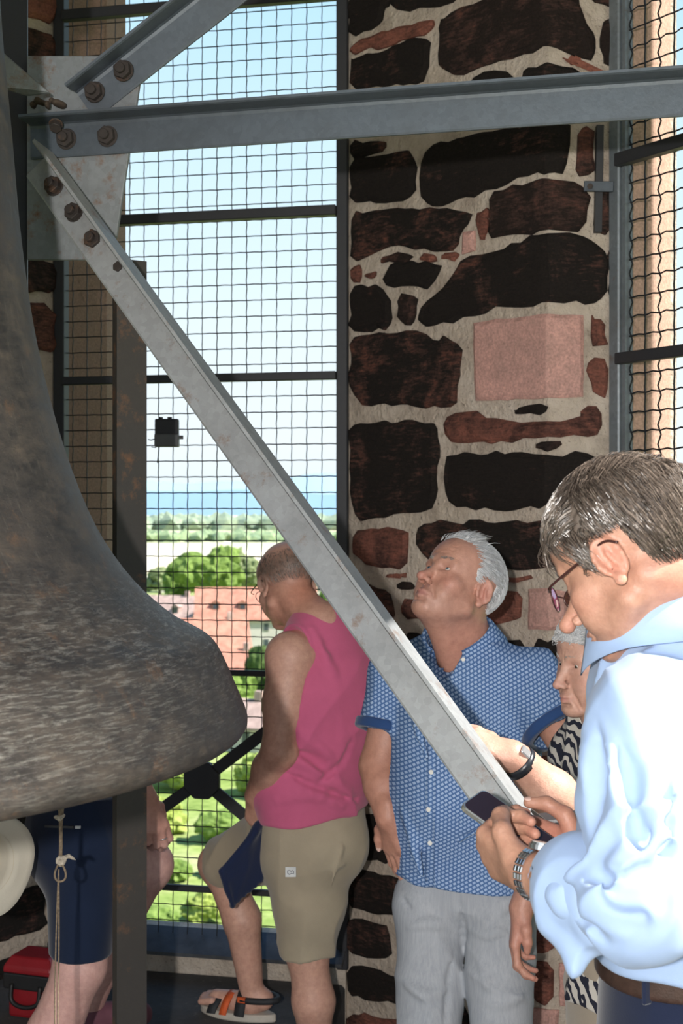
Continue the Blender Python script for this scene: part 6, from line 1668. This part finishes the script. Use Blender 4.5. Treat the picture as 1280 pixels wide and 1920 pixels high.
for i in range(4):
    for k in range(n_): fs_.append((i*n_+k, i*n_+(k+1) % n_, (i+1)*n_+(k+1) % n_, (i+1)*n_+k))
py_obj('lining', vs_, fs_, mb, hat, True)
bm = bmesh.new(); top_ = hat_c + Vector((-.03, 0, .128)); add_tube(bm, spline([top_, top_ + Vector((-.01, -.01, .25)), Vector((top_.x - .02, 3.17, 1.448))]), .002, 5); bm_obj('hat_cord', bm, M_ROPE, hat, True)

tc = Vector((P(72, 1880, 4.13).x, 4.13, STEP)); tool = empty('tool_case', tc, 'small red and black case standing on the floor under the left pier', 'case')
Rz = Matrix.Rotation(D30(-18), 3, 'Z'); red = simple('red_plastic', (.25, .010, .016), .4, 0, .08); blk = simple('black_plastic', (.012, .012, .013), .5)
T = lambda x, y, z: tc + Rz @ Vector((x, y, z))
sx0, sy0 = .085, .07
bm = bmesh.new(); add_prism(bm, [T(-sx0*.85, -sy0*.85, 0), T(sx0*.85, -sy0*.85, 0), T(sx0*.85, sy0*.85, 0), T(-sx0*.85, sy0*.85, 0)], (0, 0, .12)); bevel(bm, .01, 2); bm_obj('case_body', bm, red, tool)
bm = bmesh.new(); add_prism(bm, [T(-sx0, -sy0, .09), T(sx0, -sy0, .09), T(sx0, sy0, .09), T(-sx0, sy0, .09)], (0, 0, .05)); bevel(bm, .006, 2); bm_obj('case_collar', bm, blk, tool)
bm = bmesh.new(); c4 = [T(-sx0, -sy0, .14), T(sx0, -sy0, .14), T(sx0, sy0, .14), T(-sx0, sy0, .14)]; d4 = [T(-sx0*.78, -sy0*.72, .19), T(sx0*.78, -sy0*.72, .19), T(sx0*.78, sy0*.72, .19), T(-sx0*.78, sy0*.72, .19)]
a = [bm.verts.new(p) for p in c4]; b = [bm.verts.new(p + Vector((0, 0, .02))) for p in c4]; c = [bm.verts.new(p) for p in d4]
bm.faces.new(a[::-1]); bm.faces.new(c)
for k in range(4): bm.faces.new((a[k], a[(k+1) % 4], b[(k+1) % 4], b[k])); bm.faces.new((b[k], b[(k+1) % 4], c[(k+1) % 4], c[k]))
bevel(bm, .006, 2); bm_obj('lid', bm, red, tool)
bm = bmesh.new(); add_tube(bm, spline([T(-.05, -sy0-.004, .11), T(-.045, -sy0-.012, .06), T(0, -sy0-.014, .045), T(.045, -sy0-.012, .06), T(.05, -sy0-.004, .11)]), .007, 6); bm_obj('latch_handle', bm, blk, tool, True)
bc = P(322, 1912, 3.86); bc.z = STEP + .011
board = empty('board_offcut', bc, 'grey splintered board offcut lying on the floor between post and sandal', 'board')
bm = bmesh.new(); add_prism(bm, [bc + Vector(p) for p in ((-.075, -.11, -.011), (.02, -.12, -.011), (.075, .05, -.011), (.03, .075, -.011), (-.035, .06, -.011))], (0, 0, .022)); bevel(bm, .003); bm_obj('plank', bm, simple('grey_weathered_board', (.20, .195, .19), .9, 0, .3, 25, .4), board)
if zs > .04:
    blkc = Vector((AF_.x + .06, AF_.y + .02, 0)); fb = empty('foot_block', blkc, 'wooden block behind the post carrying the raised foot of the woman in shorts', 'block')
    lo_ = STEP if False else 0.0
    bm = bmesh.new(); add_box(bm, blkc + Vector((0, 0, zs/2)), (.09, .07, zs/2)); bevel(bm, .006); bm_obj('block', bm, simple('dark_oak_block', (.06, .045, .035), .85), fb)
